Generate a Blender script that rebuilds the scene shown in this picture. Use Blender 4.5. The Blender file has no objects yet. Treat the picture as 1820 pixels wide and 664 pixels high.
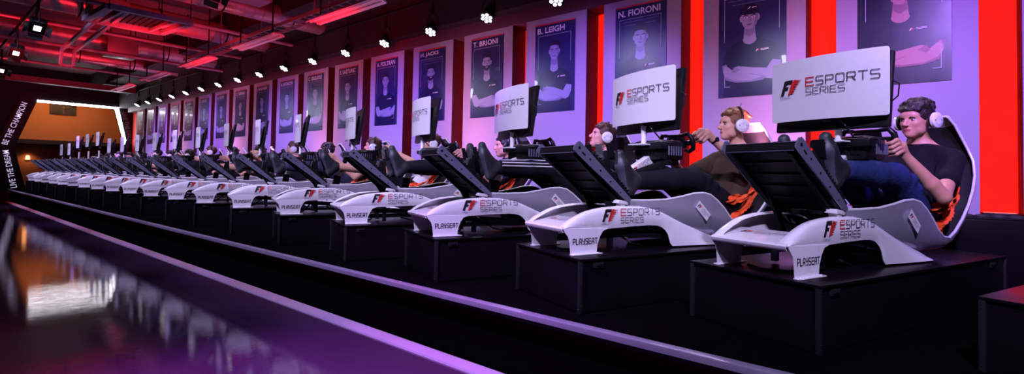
import bpy, bmesh, math, random
import numpy as np
from mathutils import Vector, Matrix, Euler

random.seed(7)
SC = bpy.context.scene
COL = SC.collection
PI = math.pi

# ------------------------------------------------------------------ materials
MATS = {}
def mat(name, col, rough=0.5, metal=0.0, emit=None, es=0.0, noise=0.0, nscale=8.0, bump=0.0, bscale=60.0,
        spec=0.5, coat=0.0, sheen=0.0, alpha=1.0):
    if name in MATS: return MATS[name]
    m = bpy.data.materials.new(name); m.use_nodes = True
    nt = m.node_tree; b = nt.nodes['Principled BSDF']
    b.inputs['Base Color'].default_value = (*col, 1)
    b.inputs['Roughness'].default_value = rough
    b.inputs['Metallic'].default_value = metal
    b.inputs['Specular IOR Level'].default_value = spec
    b.inputs['Coat Weight'].default_value = coat
    if emit:
        b.inputs['Emission Color'].default_value = (*emit, 1)
        b.inputs['Emission Strength'].default_value = es
    tc = nt.nodes.new('ShaderNodeTexCoord')
    n = nt.nodes.new('ShaderNodeTexNoise'); n.inputs['Scale'].default_value = nscale
    n.inputs['Detail'].default_value = 5
    nt.links.new(tc.outputs['Object'], n.inputs['Vector'])
    mr = nt.nodes.new('ShaderNodeMapRange')
    mr.inputs['From Min'].default_value = .3; mr.inputs['From Max'].default_value = .7
    mr.inputs['To Min'].default_value = max(0, rough * .88); mr.inputs['To Max'].default_value = min(1, rough * 1.12)
    nt.links.new(n.outputs['Fac'], mr.inputs['Value']); nt.links.new(mr.outputs['Result'], b.inputs['Roughness'])
    if noise > 0:
        mx = nt.nodes.new('ShaderNodeMix'); mx.data_type = 'RGBA'
        mx.inputs[6].default_value = (*[c * (1 - noise) for c in col], 1)
        mx.inputs[7].default_value = (*[min(1, c * (1 + noise)) for c in col], 1)
        nt.links.new(n.outputs['Fac'], mx.inputs[0]); nt.links.new(mx.outputs[2], b.inputs['Base Color'])
    if bump > 0:
        n2 = nt.nodes.new('ShaderNodeTexNoise'); n2.inputs['Scale'].default_value = bscale; n2.inputs['Detail'].default_value = 4
        nt.links.new(tc.outputs['Object'], n2.inputs['Vector'])
        bp = nt.nodes.new('ShaderNodeBump'); bp.inputs['Strength'].default_value = bump; bp.inputs['Distance'].default_value = .01
        nt.links.new(n2.outputs['Fac'], bp.inputs['Height']); nt.links.new(bp.outputs['Normal'], b.inputs['Normal'])
    MATS[name] = m
    return m

WHITE = mat('white_gloss_shell', (.80, .79, .82), .28, 0, noise=.03, coat=.25)
SILVER = mat('silver_shell', (.52, .52, .62), .25, .55, noise=.08)
RIMM = mat('pale_rim', (.78, .78, .82), .3, .2)
BLACK = mat('black_plastic', (.008, .008, .010), .36, noise=.2, spec=.4)
BLACKM = mat('black_powder_coat', (.006, .006, .007), .5, .0, noise=.2, spec=.16)
LINER = mat('black_fabric', (.006, .006, .007), .8, noise=.3, bump=.2, bscale=200)
RAIL = mat('brushed_aluminium', (.22, .23, .33), .34, .5, noise=.12, nscale=30)
STEEL = mat('steel', (.5, .5, .52), .28, .9)
SCREENG = mat('screen_glass', (.02, .01, .025), .12, emit=(.30, .06, .32), es=.14)  # faint purple emission stands in for light reflected on the dark screens
BOARDM = mat('white_board', (.86, .85, .88), .30, noise=.015, coat=.2)
def acrylic(m, fac):
    nt = m.node_tree; b = nt.nodes['Principled BSDF']; out = nt.nodes['Material Output']
    t = nt.nodes.new('ShaderNodeBsdfTranslucent'); t.inputs['Color'].default_value = (.9, .9, .95, 1); mx = nt.nodes.new('ShaderNodeMixShader'); mx.inputs[0].default_value = fac
    nt.links.new(b.outputs[0], mx.inputs[1]); nt.links.new(t.outputs[0], mx.inputs[2]); nt.links.new(mx.outputs[0], out.inputs['Surface'])
acrylic(BOARDM, .22)
INKB = mat('black_print', (.012, .012, .015), .5)
INKR = mat('red_print', (.62, .02, .02), .5)
INKN = mat('blue_print', (.03, .03, .2), .5)
INKW = mat('white_print', (.8, .8, .8), .5)
ORANGE = mat('orange_webbing', (.95, .085, .012), .6, noise=.25, nscale=25, bump=.3, bscale=90)
BOXM = mat('black_case_laminate', (.0045, .0035, .0055), .30, noise=.25, nscale=5, spec=.12)
BOXE = mat('black_case_edge', (.03, .03, .035), .35, .6)
RUBBER = mat('black_rubber', (.01, .01, .01), .7)

# ------------------------------------------------------------------ mesh helpers
class MB:
    """collects geometry for one mesh"""
    def __init__(s): s.bm = bmesh.new(); s.mi = 0
    def _f(s, vs):
        try:
            f = s.bm.faces.new(vs); f.material_index = s.mi; return f
        except ValueError: return None
    def box(s, c, size, rot=None, bev=0.0):
        g = bmesh.ops.create_cube(s.bm, size=1)['verts']
        M = Matrix.Translation(Vector(c)) @ (rot.to_matrix().to_4x4() if rot is not None else Matrix.Identity(4)) @ Matrix.Diagonal((*size, 1))
        bmesh.ops.transform(s.bm, matrix=M, verts=g)
        fs = {f for v in g for f in v.link_faces}
        for f in fs: f.material_index = s.mi
        if bev > 0:
            es = list({e for v in g for e in v.link_edges})
            r = bmesh.ops.bevel(s.bm, geom=es, offset=bev, segments=2, affect='EDGES', profile=.6)
            for f in r['faces']: f.material_index = s.mi
        return s
    def beam(s, p0, p1, w, h, bev=0.0, up=(0, 0, 1)):
        p0 = Vector(p0); p1 = Vector(p1); d = p1 - p0; L = d.length; d.normalize()
        up = Vector(up); x = d.cross(up)
        if x.length < 1e-4: x = d.cross(Vector((0, 1, 0)))
        x.normalize(); z = x.cross(d)
        R = Matrix((x, d, z)).transposed()
        return s.box((p0 + p1) / 2, (w, L, h), R.to_quaternion(), bev)
    def tube(s, pts, r, n=10, cap=True):
        pts = [Vector(p) for p in pts]; rs = r if isinstance(r, (list, tuple)) else [r] * len(pts)
        rings = []; prev = None
        for i, p in enumerate(pts):
            t = (pts[min(i + 1, len(pts) - 1)] - pts[max(i - 1, 0)]).normalized()
            if prev is None:
                a = t.cross(Vector((0, 0, 1)))
                if a.length < 1e-3: a = t.cross(Vector((0, 1, 0)))
                a.normalize()
            else:
                a = (prev - t * prev.dot(t)).normalized()
            prev = a; b = t.cross(a)
            rings.append([s.bm.verts.new(p + (a * math.cos(2 * PI * k / n) + b * math.sin(2 * PI * k / n)) * rs[i]) for k in range(n)])
        for i in range(len(rings) - 1):
            for k in range(n):
                s._f((rings[i][k], rings[i][(k + 1) % n], rings[i + 1][(k + 1) % n], rings[i + 1][k]))
        if cap:
            s._f(rings[0][::-1]); s._f(rings[-1])
        return s
    def prism(s, poly, M, t):
        """2D polygon extruded by t along local z, placed by matrix M"""
        a = [s.bm.verts.new(M @ Vector((x, y, 0))) for x, y in poly]
        b = [s.bm.verts.new(M @ Vector((x, y, t))) for x, y in poly]
        n = len(poly)
        s._f(a[::-1]); s._f(b)
        for i in range(n): s._f((a[i], a[(i + 1) % n], b[(i + 1) % n], b[i]))
        return s
    def flat(s, poly, M):
        s._f([s.bm.verts.new(M @ Vector((x, y, 0))) for x, y in poly]); return s
    def grid(s, P, flip=False):
        V = [[s.bm.verts.new(p) for p in row] for row in P]
        for i in range(len(V) - 1):
            for j in range(len(V[0]) - 1):
                q = (V[i][j], V[i][j + 1], V[i + 1][j + 1], V[i + 1][j])
                s._f(q[::-1] if flip else q)
        return s
    def ell(s, c, r, rot=None, seg=16):
        g = bmesh.ops.create_uvsphere(s.bm, u_segments=seg, v_segments=max(6, seg // 2), radius=1)['verts']
        M = Matrix.Translation(Vector(c)) @ (rot.to_matrix().to_4x4() if rot is not None else Matrix.Identity(4)) @ Matrix.Diagonal((*r, 1))
        bmesh.ops.transform(s.bm, matrix=M, verts=g)
        for f in {f for v in g for f in v.link_faces}: f.material_index = s.mi
        return s
    def mesh(s, name, mats, smooth=40, solid=0.0):
        bmesh.ops.recalc_face_normals(s.bm, faces=s.bm.faces)
        if solid: bmesh.ops.solidify(s.bm, geom=s.bm.faces[:], thickness=solid)
        me = bpy.data.meshes.new(name); s.bm.to_mesh(me); s.bm.free()
        for m in (mats if isinstance(mats, (list, tuple)) else [mats]): me.materials.append(m)
        if smooth:
            me.polygons.foreach_set('use_smooth', [True] * len(me.polygons))
            me.set_sharp_from_angle(angle=math.radians(smooth))
        return me
    def obj(s, name, mats, parent=None, smooth=40, solid=0.0, label=None):
        return put(name, s.mesh(name, mats, smooth, solid), parent, label)

def put(name, me, parent=None, label=None):
    o = bpy.data.objects.new(name, me); COL.objects.link(o)
    if parent is not None: o.parent = parent
    if label: o['label'] = label
    return o
def tag(o, label, cat, group=None, kind=None):
    o['label'] = label; o['category'] = cat
    if group: o['group'] = group
    if kind: o['kind'] = kind
    return o
def struct(o): o['kind'] = 'structure'; return o
def thing(name, label, cat, loc=(0, 0, 0), rz=0, group=None):
    o = bpy.data.objects.new(name, None); COL.objects.link(o); o.empty_display_size = .1
    o.location = loc; o.rotation_euler = (0, 0, rz)
    return tag(o, label, cat, group)
def kids(o): return [c for c in ALLK.get(o.name, [])]
ALLK = {}
def index_kids():
    ALLK.clear()
    for o in bpy.data.objects:
        if o.parent: ALLK.setdefault(o.parent.name, []).append(o)
def dup(root, loc, rz, label):
    r = root.copy(); COL.objects.link(r); r.location = loc; r.rotation_euler = (0, 0, rz); r['label'] = label
    for ch in kids(root):
        c = ch.copy(); COL.objects.link(c); c.parent = r
        for g in kids(ch):
            d = g.copy(); COL.objects.link(d); d.parent = c
    return r

def frame(origin, xdir, ydir):
    x = Vector(xdir).normalized(); y = Vector(ydir); z = x.cross(y).normalized(); y = z.cross(x)
    M = Matrix((x, y, z)).transposed().to_4x4(); M.translation = Vector(origin); return M

def text_bm(txt, size, sx=1.0, bold=0.0, ext=0.0, space=1.0):
    cu = bpy.data.curves.new('lettering', 'FONT'); cu.body = txt; cu.size = size; cu.offset = bold; cu.extrude = ext
    cu.space_character = space; cu.resolution_u = 3
    o = bpy.data.objects.new('lettering', cu); COL.objects.link(o)
    dg = bpy.context.evaluated_depsgraph_get(); me = bpy.data.meshes.new_from_object(o.evaluated_get(dg))
    COL.objects.unlink(o); bpy.data.objects.remove(o)
    vs = np.array([v.co[:] for v in me.vertices]).reshape(-1, 3); fs = [tuple(p.vertices) for p in me.polygons]
    bpy.data.meshes.remove(me)
    vs[:, 0] *= sx
    return vs, fs
def add_text(mb, txt, M, height, width=None, bold=0.0, space=1.0, fn=None):
    """lettering whose capitals are `height` tall and run `width` wide, lower left at M's origin"""
    vs, fs = text_bm(txt, 1.0, bold=bold, space=space)
    x0, x1 = vs[:, 0].min(), vs[:, 0].max(); y0, y1 = vs[:, 1].min(), vs[:, 1].max()
    sy = height / (y1 - y0); sx = sy if width is None else width / (x1 - x0)
    vs = (vs - [x0, y0, 0]) * [sx, sy, 1]
    V = []
    for v in vs:
        p = Vector(v) if fn is None else fn(Vector(v))
        V.append(mb.bm.verts.new(M @ p))
    for f in fs: mb._f([V[i] for i in f])
    return mb
def add_flag_logo(mb, M, h, fn=None, kb=0, kr=1, outline=None):
    """slanted black F with a red one breaking into streaks"""
    def P(poly, mi, dz):
        mb.mi = mi; q = []
        for x, y in poly:
            p = Vector(((x + .34 * y) * h, y * h, dz))
            if fn: p = fn(p)
            q.append(M @ p)
        mb._f([mb.bm.verts.new(p) for p in q])
    P([(0, .08), (.20, .08), (.20, .40), (.10 + .0, .40)], kb, .0004) if False else None
    P([(0, .05), (.24, .05), (.24, .60), (0, .60)], kb, .0004)
    P([(0, .60), (.24, .60), (.24, .78), (0, .95)], kb, .0004)
    P([(0, .95), (.24, .78), (.62, .78), (.62, 1.0), (.06, 1.0)], kb, .0004)
    P([(.24, .40), (.44, .40), (.44, .60), (.24, .60)], kb, .0004)
    P([(.56, .05), (.72, .05), (.86, .98), (.68, .98), (.56, .72)], kr, .0004)
    for i in range(6):
        y = .16 + i * .145
        P([(.72 + .14 * y, y - .05), (.98 + .05 * i, y + .0), (.98 + .05 * i, y + .025), (.72 + .14 * y, y + .07)], kr, .0004)

GLY = {'E': (1.15, [[(1.15, 1), (0, 1), (0, 0), (1.15, 0)], [(0, .5), (1.05, .5)]]),
 'S': (1.17, [[(1.15, 1), (.12, 1), (0, .88), (0, .62), (.12, .5), (1.05, .5), (1.17, .38), (1.17, .12), (1.05, 0), (0, 0)]]),
 'P': (1.17, [[(0, 0), (0, 1), (1.05, 1), (1.17, .88), (1.17, .57), (1.05, .45), (0, .45)]]),
 'O': (1.2, [[(.12, 0), (1.08, 0), (1.2, .12), (1.2, .88), (1.08, 1), (.12, 1), (0, .88), (0, .12), (.12, 0)]]),
 'R': (1.17, [[(0, 0), (0, 1), (1.05, 1), (1.17, .88), (1.17, .57), (1.05, .45), (0, .45)], [(.65, .45), (1.17, 0)]]),
 'T': (1.2, [[(0, 1), (1.2, 1)], [(.6, 1), (.6, 0)]]), 'I': (.02, [[(0, 0), (0, 1)]]), 'L': (1.0, [[(0, 1), (0, 0), (1.0, 0)]]),
 'A': (1.15, [[(0, 0), (0, .62), (.3, 1), (.95, 1), (1.15, .82), (1.15, 0)], [(0, .4), (1.15, .4)]]),
 'Y': (1.15, [[(0, 1), (0, .62), (.12, .5), (1.15, .5)], [(1.15, 1), (1.15, .12), (1.03, 0), (.2, 0)]])}
def stroke_text(mb, txt, M, height, width, sw=.13, gap=.42, fn=None):
    """wide square lettering drawn with even strokes"""
    tot = sum(GLY[c][0] for c in txt) + gap * (len(txt) - 1); sx = width / tot; sy = height; x = 0; hw = sw * height / 2
    def put_(pt):
        p = Vector((pt[0], pt[1], 0)); p = fn(p) if fn else p; return mb.bm.verts.new(M @ p)
    for c in txt:
        for pl in GLY[c][1]:
            P = [Vector(((x + u) * sx, v * sy)) for u, v in pl]
            for i in range(len(P) - 1):
                d = (P[i + 1] - P[i]).normalized(); n = Vector((-d.y, d.x)) * hw; e = d * hw * .8
                mb._f([put_(P[i] - e - n), put_(P[i + 1] + e - n), put_(P[i + 1] + e + n), put_(P[i] - e + n)])
        x += GLY[c][0] + gap
# ------------------------------------------------------------------ implicit bodies (smooth unions turned into one surface)
class Field:
    def __init__(s, lo, hi, vox):
        s.lo = np.array(lo, np.float32); s.v = vox
        s.n = np.ceil((np.array(hi) - lo) / vox).astype(int) + 1
        s.g = np.full(s.n, .08, np.float32)
    def _sub(s, lo, hi):
        a = np.maximum(0, np.floor((np.array(lo) - s.lo) / s.v).astype(int)); b = np.minimum(s.n, np.ceil((np.array(hi) - s.lo) / s.v).astype(int) + 1)
        if (b <= a).any(): return None, None
        ax = [s.lo[i] + np.arange(a[i], b[i], dtype=np.float32) * s.v for i in range(3)]
        return tuple(slice(a[i], b[i]) for i in range(3)), np.meshgrid(*ax, indexing='ij')
    def _mix(s, sl, d, k, sub=False):
        g = s.g[sl]
        if sub:
            d = -d; h = np.clip(.5 - .5 * (g - d) / k, 0, 1); s.g[sl] = g * (1 - h) + d * h + k * h * (1 - h)
        else:
            h = np.clip(.5 + .5 * (g - d) / k, 0, 1); s.g[sl] = g * (1 - h) + d * h - k * h * (1 - h)
    def cap(s, p0, p1, r0, r1, k=.015, flat=1.0, sub=False):
        p0 = np.array(p0, np.float32); p1 = np.array(p1, np.float32); R = max(r0, r1) + .05
        sl, G = s._sub(np.minimum(p0, p1) - R, np.maximum(p0, p1) + R)
        if sl is None: return
        d = p1 - p0; L = float(d @ d) + 1e-9
        X = [G[i] - p0[i] for i in range(3)]
        t = np.clip((X[0] * d[0] + X[1] * d[1] + X[2] * d[2]) / L, 0, 1)
        q = np.sqrt(sum((X[i] - t * d[i]) ** 2 for i in range(3)))
        s._mix(sl, q - (r0 + (r1 - r0) * t), k, sub)
    def ell(s, c, r, R=None, k=.015, sub=False):
        c = np.array(c, np.float32); m = max(r) + .05
        sl, G = s._sub(c - m, c + m)
        if sl is None: return
        X = [G[i] - c[i] for i in range(3)]
        if R is not None: X = [R[0][j] * X[0] + R[1][j] * X[1] + R[2][j] * X[2] for j in range(3)]   # R columns = local axes
        q = np.sqrt(sum((X[i] / r[i]) ** 2 for i in range(3))); q2 = np.sqrt(sum((X[i] / r[i] ** 2) ** 2 for i in range(3))) + 1e-6
        s._mix(sl, q * (q - 1) / q2, k, sub)
    def half(s, p, n):
        """keep the side n points away from (cut everything beyond the plane)"""
        ax = [s.lo[i] + np.arange(s.n[i], dtype=np.float32) * s.v for i in range(3)]
        G = np.meshgrid(*ax, indexing='ij'); s.g = np.maximum(s.g, sum((G[i] - p[i]) * n[i] for i in range(3)))
    def surf(s):
        g = s.g; g[0] = g[-1] = .05; g[:, 0] = g[:, -1] = .05; g[:, :, 0] = g[:, :, -1] = .05
        ins = g < 0; N = np.array(g.shape)
        c = [ins[i:N[0] - 1 + i, j:N[1] - 1 + j, k:N[2] - 1 + k] for i in (0, 1) for j in (0, 1) for k in (0, 1)]
        sm = sum(x.astype(np.int8) for x in c); act = (sm > 0) & (sm < 8)
        idx = np.argwhere(act); vid = np.full(act.shape, -1, np.int32); vid[act] = np.arange(len(idx))
        acc = np.zeros((len(idx), 3)); cnt = np.zeros(len(idx))
        off = [(i, j, k) for i in (0, 1) for j in (0, 1) for k in (0, 1)]
        for a in range(8):
            for b in range(a + 1, 8):
                oa, ob = np.array(off[a]), np.array(off[b])
                if np.abs(oa - ob).sum() != 1: continue
                ga = g[tuple((idx + oa).T)]; gb = g[tuple((idx + ob).T)]; m = (ga < 0) != (gb < 0)
                t = np.where(m, ga / np.where(m, ga - gb, 1), 0)
                acc[m] += (oa + (ob - oa) * t[:, None])[m]; cnt[m] += 1
        V = (idx + acc / cnt[:, None]) * s.v + s.lo
        F = []
        for ax in range(3):
            sh = [slice(0, None)] * 3; s1 = sh.copy(); s2 = sh.copy(); s1[ax] = slice(0, -1); s2[ax] = slice(1, None)
            A = ins[tuple(s1)]; B = ins[tuple(s2)]; E = np.argwhere(A != B)
            o1, o2 = [(1, 2), (2, 0), (0, 1)][ax]
            ok = (E[:, o1] > 0) & (E[:, o2] > 0); E = E[ok]
            e1 = np.zeros(3, int); e1[o1] = 1; e2 = np.zeros(3, int); e2[o2] = 1
            Q = np.stack([vid[tuple((E - e1 - e2).T)], vid[tuple((E - e2).T)], vid[tuple(E.T)], vid[tuple((E - e1).T)]], 1)
            fl = ~A[tuple(E.T)]
            Q[fl] = Q[fl][:, ::-1]
            F.append(Q)
        F = np.concatenate(F); F = F[(F >= 0).all(1)]
        return V, F
    def mesh(s, name, mats, smooth_it=1, slot=None):
        V, F = s.surf()
        for _ in range(smooth_it):
            acc = np.zeros_like(V); cn = np.zeros(len(V))
            for a, b in ((0, 1), (1, 2), (2, 3), (3, 0)):
                np.add.at(acc, F[:, a], V[F[:, b]]); np.add.at(acc, F[:, b], V[F[:, a]]); np.add.at(cn, F[:, a], 1); np.add.at(cn, F[:, b], 1)
            V = V * .5 + .5 * acc / np.maximum(cn, 1)[:, None]
        me = bpy.data.meshes.new(name)
        me.vertices.add(len(V)); me.vertices.foreach_set('co', V.astype(np.float32).ravel())
        me.loops.add(F.size); me.loops.foreach_set('vertex_index', F.astype(np.int32).ravel())
        me.polygons.add(len(F)); me.polygons.foreach_set('loop_start', np.arange(len(F), dtype=np.int32) * 4)
        me.polygons.foreach_set('loop_total', np.full(len(F), 4, np.int32))
        for m in (mats if isinstance(mats, (list, tuple)) else [mats]): me.materials.append(m)
        if slot is not None: me.polygons.foreach_set('material_index', slot(V[F].mean(1)).astype(np.int32))
        me.polygons.foreach_set('use_smooth', np.ones(len(F), bool))
        me.update(calc_edges=True); me.validate()
        return me

def rotm(yaw, pitch, roll=0):
    """head frame: columns = forward, left, up. yaw 0 looks to -u; positive yaw turns to the near side (-v)"""
    f = np.array([-math.cos(yaw) * math.cos(pitch), -math.sin(yaw) * math.cos(pitch), math.sin(pitch)])
    up0 = np.array([0, 0, 1.]); l = np.cross(up0, f); l /= np.linalg.norm(l); u = np.cross(f, l)
    l2 = l * math.cos(roll) + u * math.sin(roll); u2 = -l * math.sin(roll) + u * math.cos(roll)
    return np.stack([f, l2, u2], 1)

SKIN = [mat('skin_light', (.68, .35, .25), .5, noise=.06, nscale=20), mat('skin_warm', (.58, .28, .18), .5, noise=.06, nscale=20)]
LIPM = mat('lip_skin', (.42, .13, .12), .45)
EYEW = mat('eye_white', (.38, .36, .37), .3); EYED = mat('eye_iris', (.02, .012, .01), .15)
HAIRS = [mat('dark_brown_hair', (.018, .010, .008), .45, noise=.5, nscale=60, bump=.6, bscale=120),
         mat('ginger_brown_hair', (.20, .075, .02), .42, noise=.5, nscale=60, bump=.6, bscale=120),
         mat('brown_hair', (.07, .032, .014), .42, noise=.5, nscale=60, bump=.6, bscale=120)]
CLOTH = {'black': mat('black_cotton', (.006, .005, .008), .9, spec=.2, noise=.3, nscale=30, bump=.3, bscale=40),
         'jeans': mat('blue_denim', (.018, .034, .13), .85, spec=.2, noise=.35, nscale=40, bump=.4, bscale=60),
         'darktrouser': mat('dark_trouser', (.007, .007, .013), .85, spec=.2, noise=.3, nscale=30, bump=.3, bscale=40),
         'olive': mat('brown_jersey', (.060, .032, .016), .85, noise=.3, nscale=20, bump=.3, bscale=40),
         'white': mat('white_cotton', (.7, .7, .72), .8, noise=.1), 'navy': mat('navy_cotton', (.02, .025, .07), .85, noise=.2)}
SHOE = mat('dark_shoe', (.02, .02, .025), .5, noise=.2); SOLE = mat('grey_sole', (.06, .065, .09), .5)
HWH = mat('white_headset_plastic', (.82, .82, .84), .3, coat=.3); HBK = mat('black_headset_foam', (.012, .012, .012), .6)

HR = .105
def J(**k):
    d = dict(head=(1.655, 0, .835), neck=(1.70, 0, .665), chest=(1.66, 0, .50), belly=(1.54, 0, .34), hip=(1.43, 0, .235),
             yaw=0.0, pitch=.05, roll=0.0,
             sh=((1.66, -.175, .585), (1.68, .175, .585)), el=((1.37, -.27, .375), (1.37, .25, .40)), wr=((1.14, -.15, .61), (1.14, .15, .62)),
             hd=((1.055, -.135, .70), (1.055, .135, .70)),
             kn=((1.04, -.13, .475), (1.04, .13, .475)), an=((.54, -.11, .50), (.54, .11, .50)))
    d.update(k); return d

def head_pts(j):
    R = rotm(j['yaw'], j['pitch'], j['roll']); c = np.array(j['head'])
    return R, c, (lambda x, y, z: c + R @ np.array([x, y, z]))
def build_hand(F, wr, hd, side, s=1.18):
    """palm and five bent fingers gripping the wheel rim; side -1 near, +1 far"""
    wr = np.array(wr); hd = np.array(hd); d = hd - wr; d /= np.linalg.norm(d)
    inn = np.array([0, -side, 0.]); inn -= d * (inn @ d); inn /= np.linalg.norm(inn)   # towards the wheel's middle
    fw = np.cross(d, inn) * (1 if side < 0 else -1); fw /= np.linalg.norm(fw)
    if fw[0] > 0: fw = -fw                                                          # forward, to the wheel
    d = d * s; inn = inn * s; fw = fw * s
    pc = wr + d * .045
    F.cap(wr, pc, .026, .033, .01)
    for i in range(4):
        k0 = wr + d * (.035 + .021 * i) + fw * .026 - inn * .014
        L = [.036, .044, .042, .034][i]
        k1 = k0 + fw * L * .75 + inn * L * .35; k2 = k1 + inn * L * .85 + fw * .002; k3 = k2 + inn * L * .2 - fw * L * .55
        F.cap(pc + d * (.02 * i - .03), k0, .017, .0125, .006)
        F.cap(k0, k1, .0115, .0105, .003); F.cap(k1, k2, .0105, .0098, .003); F.cap(k2, k3, .0098, .0082, .003)
    t0 = wr + d * .03 + inn * .018; t1 = t0 + d * .038 + inn * .018 + fw * .006; t2 = t1 + d * .030 + fw * .016
    F.cap(t0, t1, .0145, .012, .006); F.cap(t1, t2, .012, .0095, .003)

def build_body(j, vox, skin=0, name='person'):
    F = Field((.36, -.42, .04), (1.98, .42, 1.06), vox)
    R, c, H = head_pts(j)
    # head
    F.ell(H(-.012, 0, .030), (.093, .073, .088), R, .01)
    F.ell(H(.030, 0, -.032), (.056, .052, .078), R, .03)
    F.ell(H(.060, 0, -.086), (.026, .025, .024), R, .022)          # chin
    F.ell(H(.060, 0, .035), (.030, .052, .030), R, .02)           # brow and forehead
    for q in (-1, 1):
        F.ell(H(.052, q * .036, -.018), (.023, .019, .019), R, .02)   # cheek
        F.ell(H(.018, q * .046, -.060), (.030, .013, .024), R, .025)   # jaw
        F.ell(H(.094, q * .031, .006), (.017, .017, .011), R, .010, sub=True)   # eye socket
        F.ell(H(-.008, q * .077, -.006), (.018, .010, .032), R, .006)  # ear
        F.ell(H(.098, q * .011, -.030), (.010, .008, .007), R, .006)
    F.cap(H(.084, 0, .012), H(.106, 0, -.024), .008, .0125, .010)   # nose
    F.ell(H(.083, 0, -.053), (.011, .020, .006), R, .006)         # lips
    F.ell(H(.081, 0, -.063), (.011, .018, .006), R, .006)
    # neck and trunk
    nk = np.array(j['neck']); ch = np.array(j['chest']); be = np.array(j['belly']); hp = np.array(j['hip'])
    F.cap(H(-.028, 0, -.05), nk, .047, .054, .014)
    F.cap(nk, ch, .060, .10, .03)
    for q in (-1, 1):
        o = np.array([0, q * .07, 0]); F.cap(ch + o, be + o * .9, .098, .085, .03); F.cap(be + o * .9, hp + o, .085, .095, .03)
        s_ = np.array(j['sh'][(q + 1) // 2]); F.cap(nk + o * .5, s_, .05, .052, .04)
    for i, q in ((0, -1), (1, 1)):
        s_, e, w, h = (np.array(j[k][i]) for k in ('sh', 'el', 'wr', 'hd'))
        m = s_ + (e - s_) * .5; F.cap(s_, m, .050, .046, .015); F.cap(m, e, .044, .036, .015)
        m = e + (w - e) * .3; F.cap(e, m, .038, .040, .012); F.cap(m, w, .039, .025, .012)
        build_hand(F, w, h, q)
        k, a = np.array(j['kn'][i]), np.array(j['an'][i]); h0 = hp + np.array([-.01, q * .095, 0])
        F.cap(h0, k, .085, .056, .02); m = k + (a - k) * .3; F.cap(k, m, .055, .056, .02); F.cap(m, a, .055, .037, .02)
        F.cap(a, a + np.array([-.09, 0, .10]), .036, .026, .02)
    lipc = H(.093, 0, -.056)
    def slot(P):
        X = (P - lipc) @ R
        return ((np.abs(X[:, 1]) < .019) & (np.abs(X[:, 2] + .002) < .0085) & (np.abs(X[:, 0]) < .016)).astype(int)
    return F.mesh(name, [SKIN[skin], LIPM], 1, slot)

def build_shirt(j, vox):
    F = Field((1.15, -.42, .08), (1.95, .42, .78), vox)
    nk = np.array(j['neck']); ch = np.array(j['chest']); be = np.array(j['belly']); hp = np.array(j['hip'])
    n0 = nk + (ch - nk) * .12
    F.cap(n0, ch, .076, .112, .03)
    for q in (-1, 1):
        o = np.array([0, q * .07, 0]); F.cap(ch + o, be + o * .9, .112, .100, .03); F.cap(be + o * .9, hp + o, .100, .105, .03)
        s_ = np.array(j['sh'][(q + 1) // 2]); F.cap(n0 + o * .6, s_, .058, .066, .04)
        e = np.array(j['el'][(q + 1) // 2]); F.cap(s_, s_ + (e - s_) * .58, .066, .062, .02)
    n = nk - ch; n /= np.linalg.norm(n); F.half(nk + n * .030, n)
    return F.mesh('shirt', CLOTH['black'], 2)
def build_trousers(j, vox, short=False):
    F = Field((.45, -.36, .06), (1.62, .36, .70), vox)
    be = np.array(j['belly']); hp = np.array(j['hip'])
    F.cap(be + (hp - be) * .5, hp, .118, .122, .03)
    for i, q in ((0, -1), (1, 1)):
        h0 = hp + np.array([-.01, q * .095, 0]); k, a = np.array(j['kn'][i]), np.array(j['an'][i])
        if short: F.cap(h0, h0 + (k - h0) * .72, .104, .088, .02); continue
        F.cap(h0, k, .102, .074, .02); F.cap(k, k + (a - k) * .4, .074, .072, .03); F.cap(k + (a - k) * .4, a + (k - a) * .06, .072, .056, .02)
        for t in (.15, .3, .55, .75): # folds
            p = h0 + (k - h0) * t; F.cap(p + [0, -.09 * q * 0 - .06, .05], p + [.05, .05, .06], .03, .02, .03)
    return F.mesh('trousers', CLOTH['darktrouser'], 2)
def build_shoes(j, vox, side):
    a = np.array(j['an'][side]); F = Field(a - [.22, .09, .14], a + [.1, .09, .25], vox)
    heel = a + [-.055, 0, -.06]; ball = a + [-.115, 0, .10]; toe = a + [-.13, 0, .165]
    F.cap(a + [.0, 0, .0], heel, .045, .038, .02); F.cap(heel, ball, .036, .042, .02); F.cap(ball, toe, .041, .030, .02); F.cap(a, ball, .044, .034, .03)
    sn = np.array([-.95, 0, -.30]); sn /= np.linalg.norm(sn)
    return F.mesh('shoe', [SHOE, SOLE], 1, lambda P: ((P - heel) @ sn > .026).astype(int))

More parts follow.
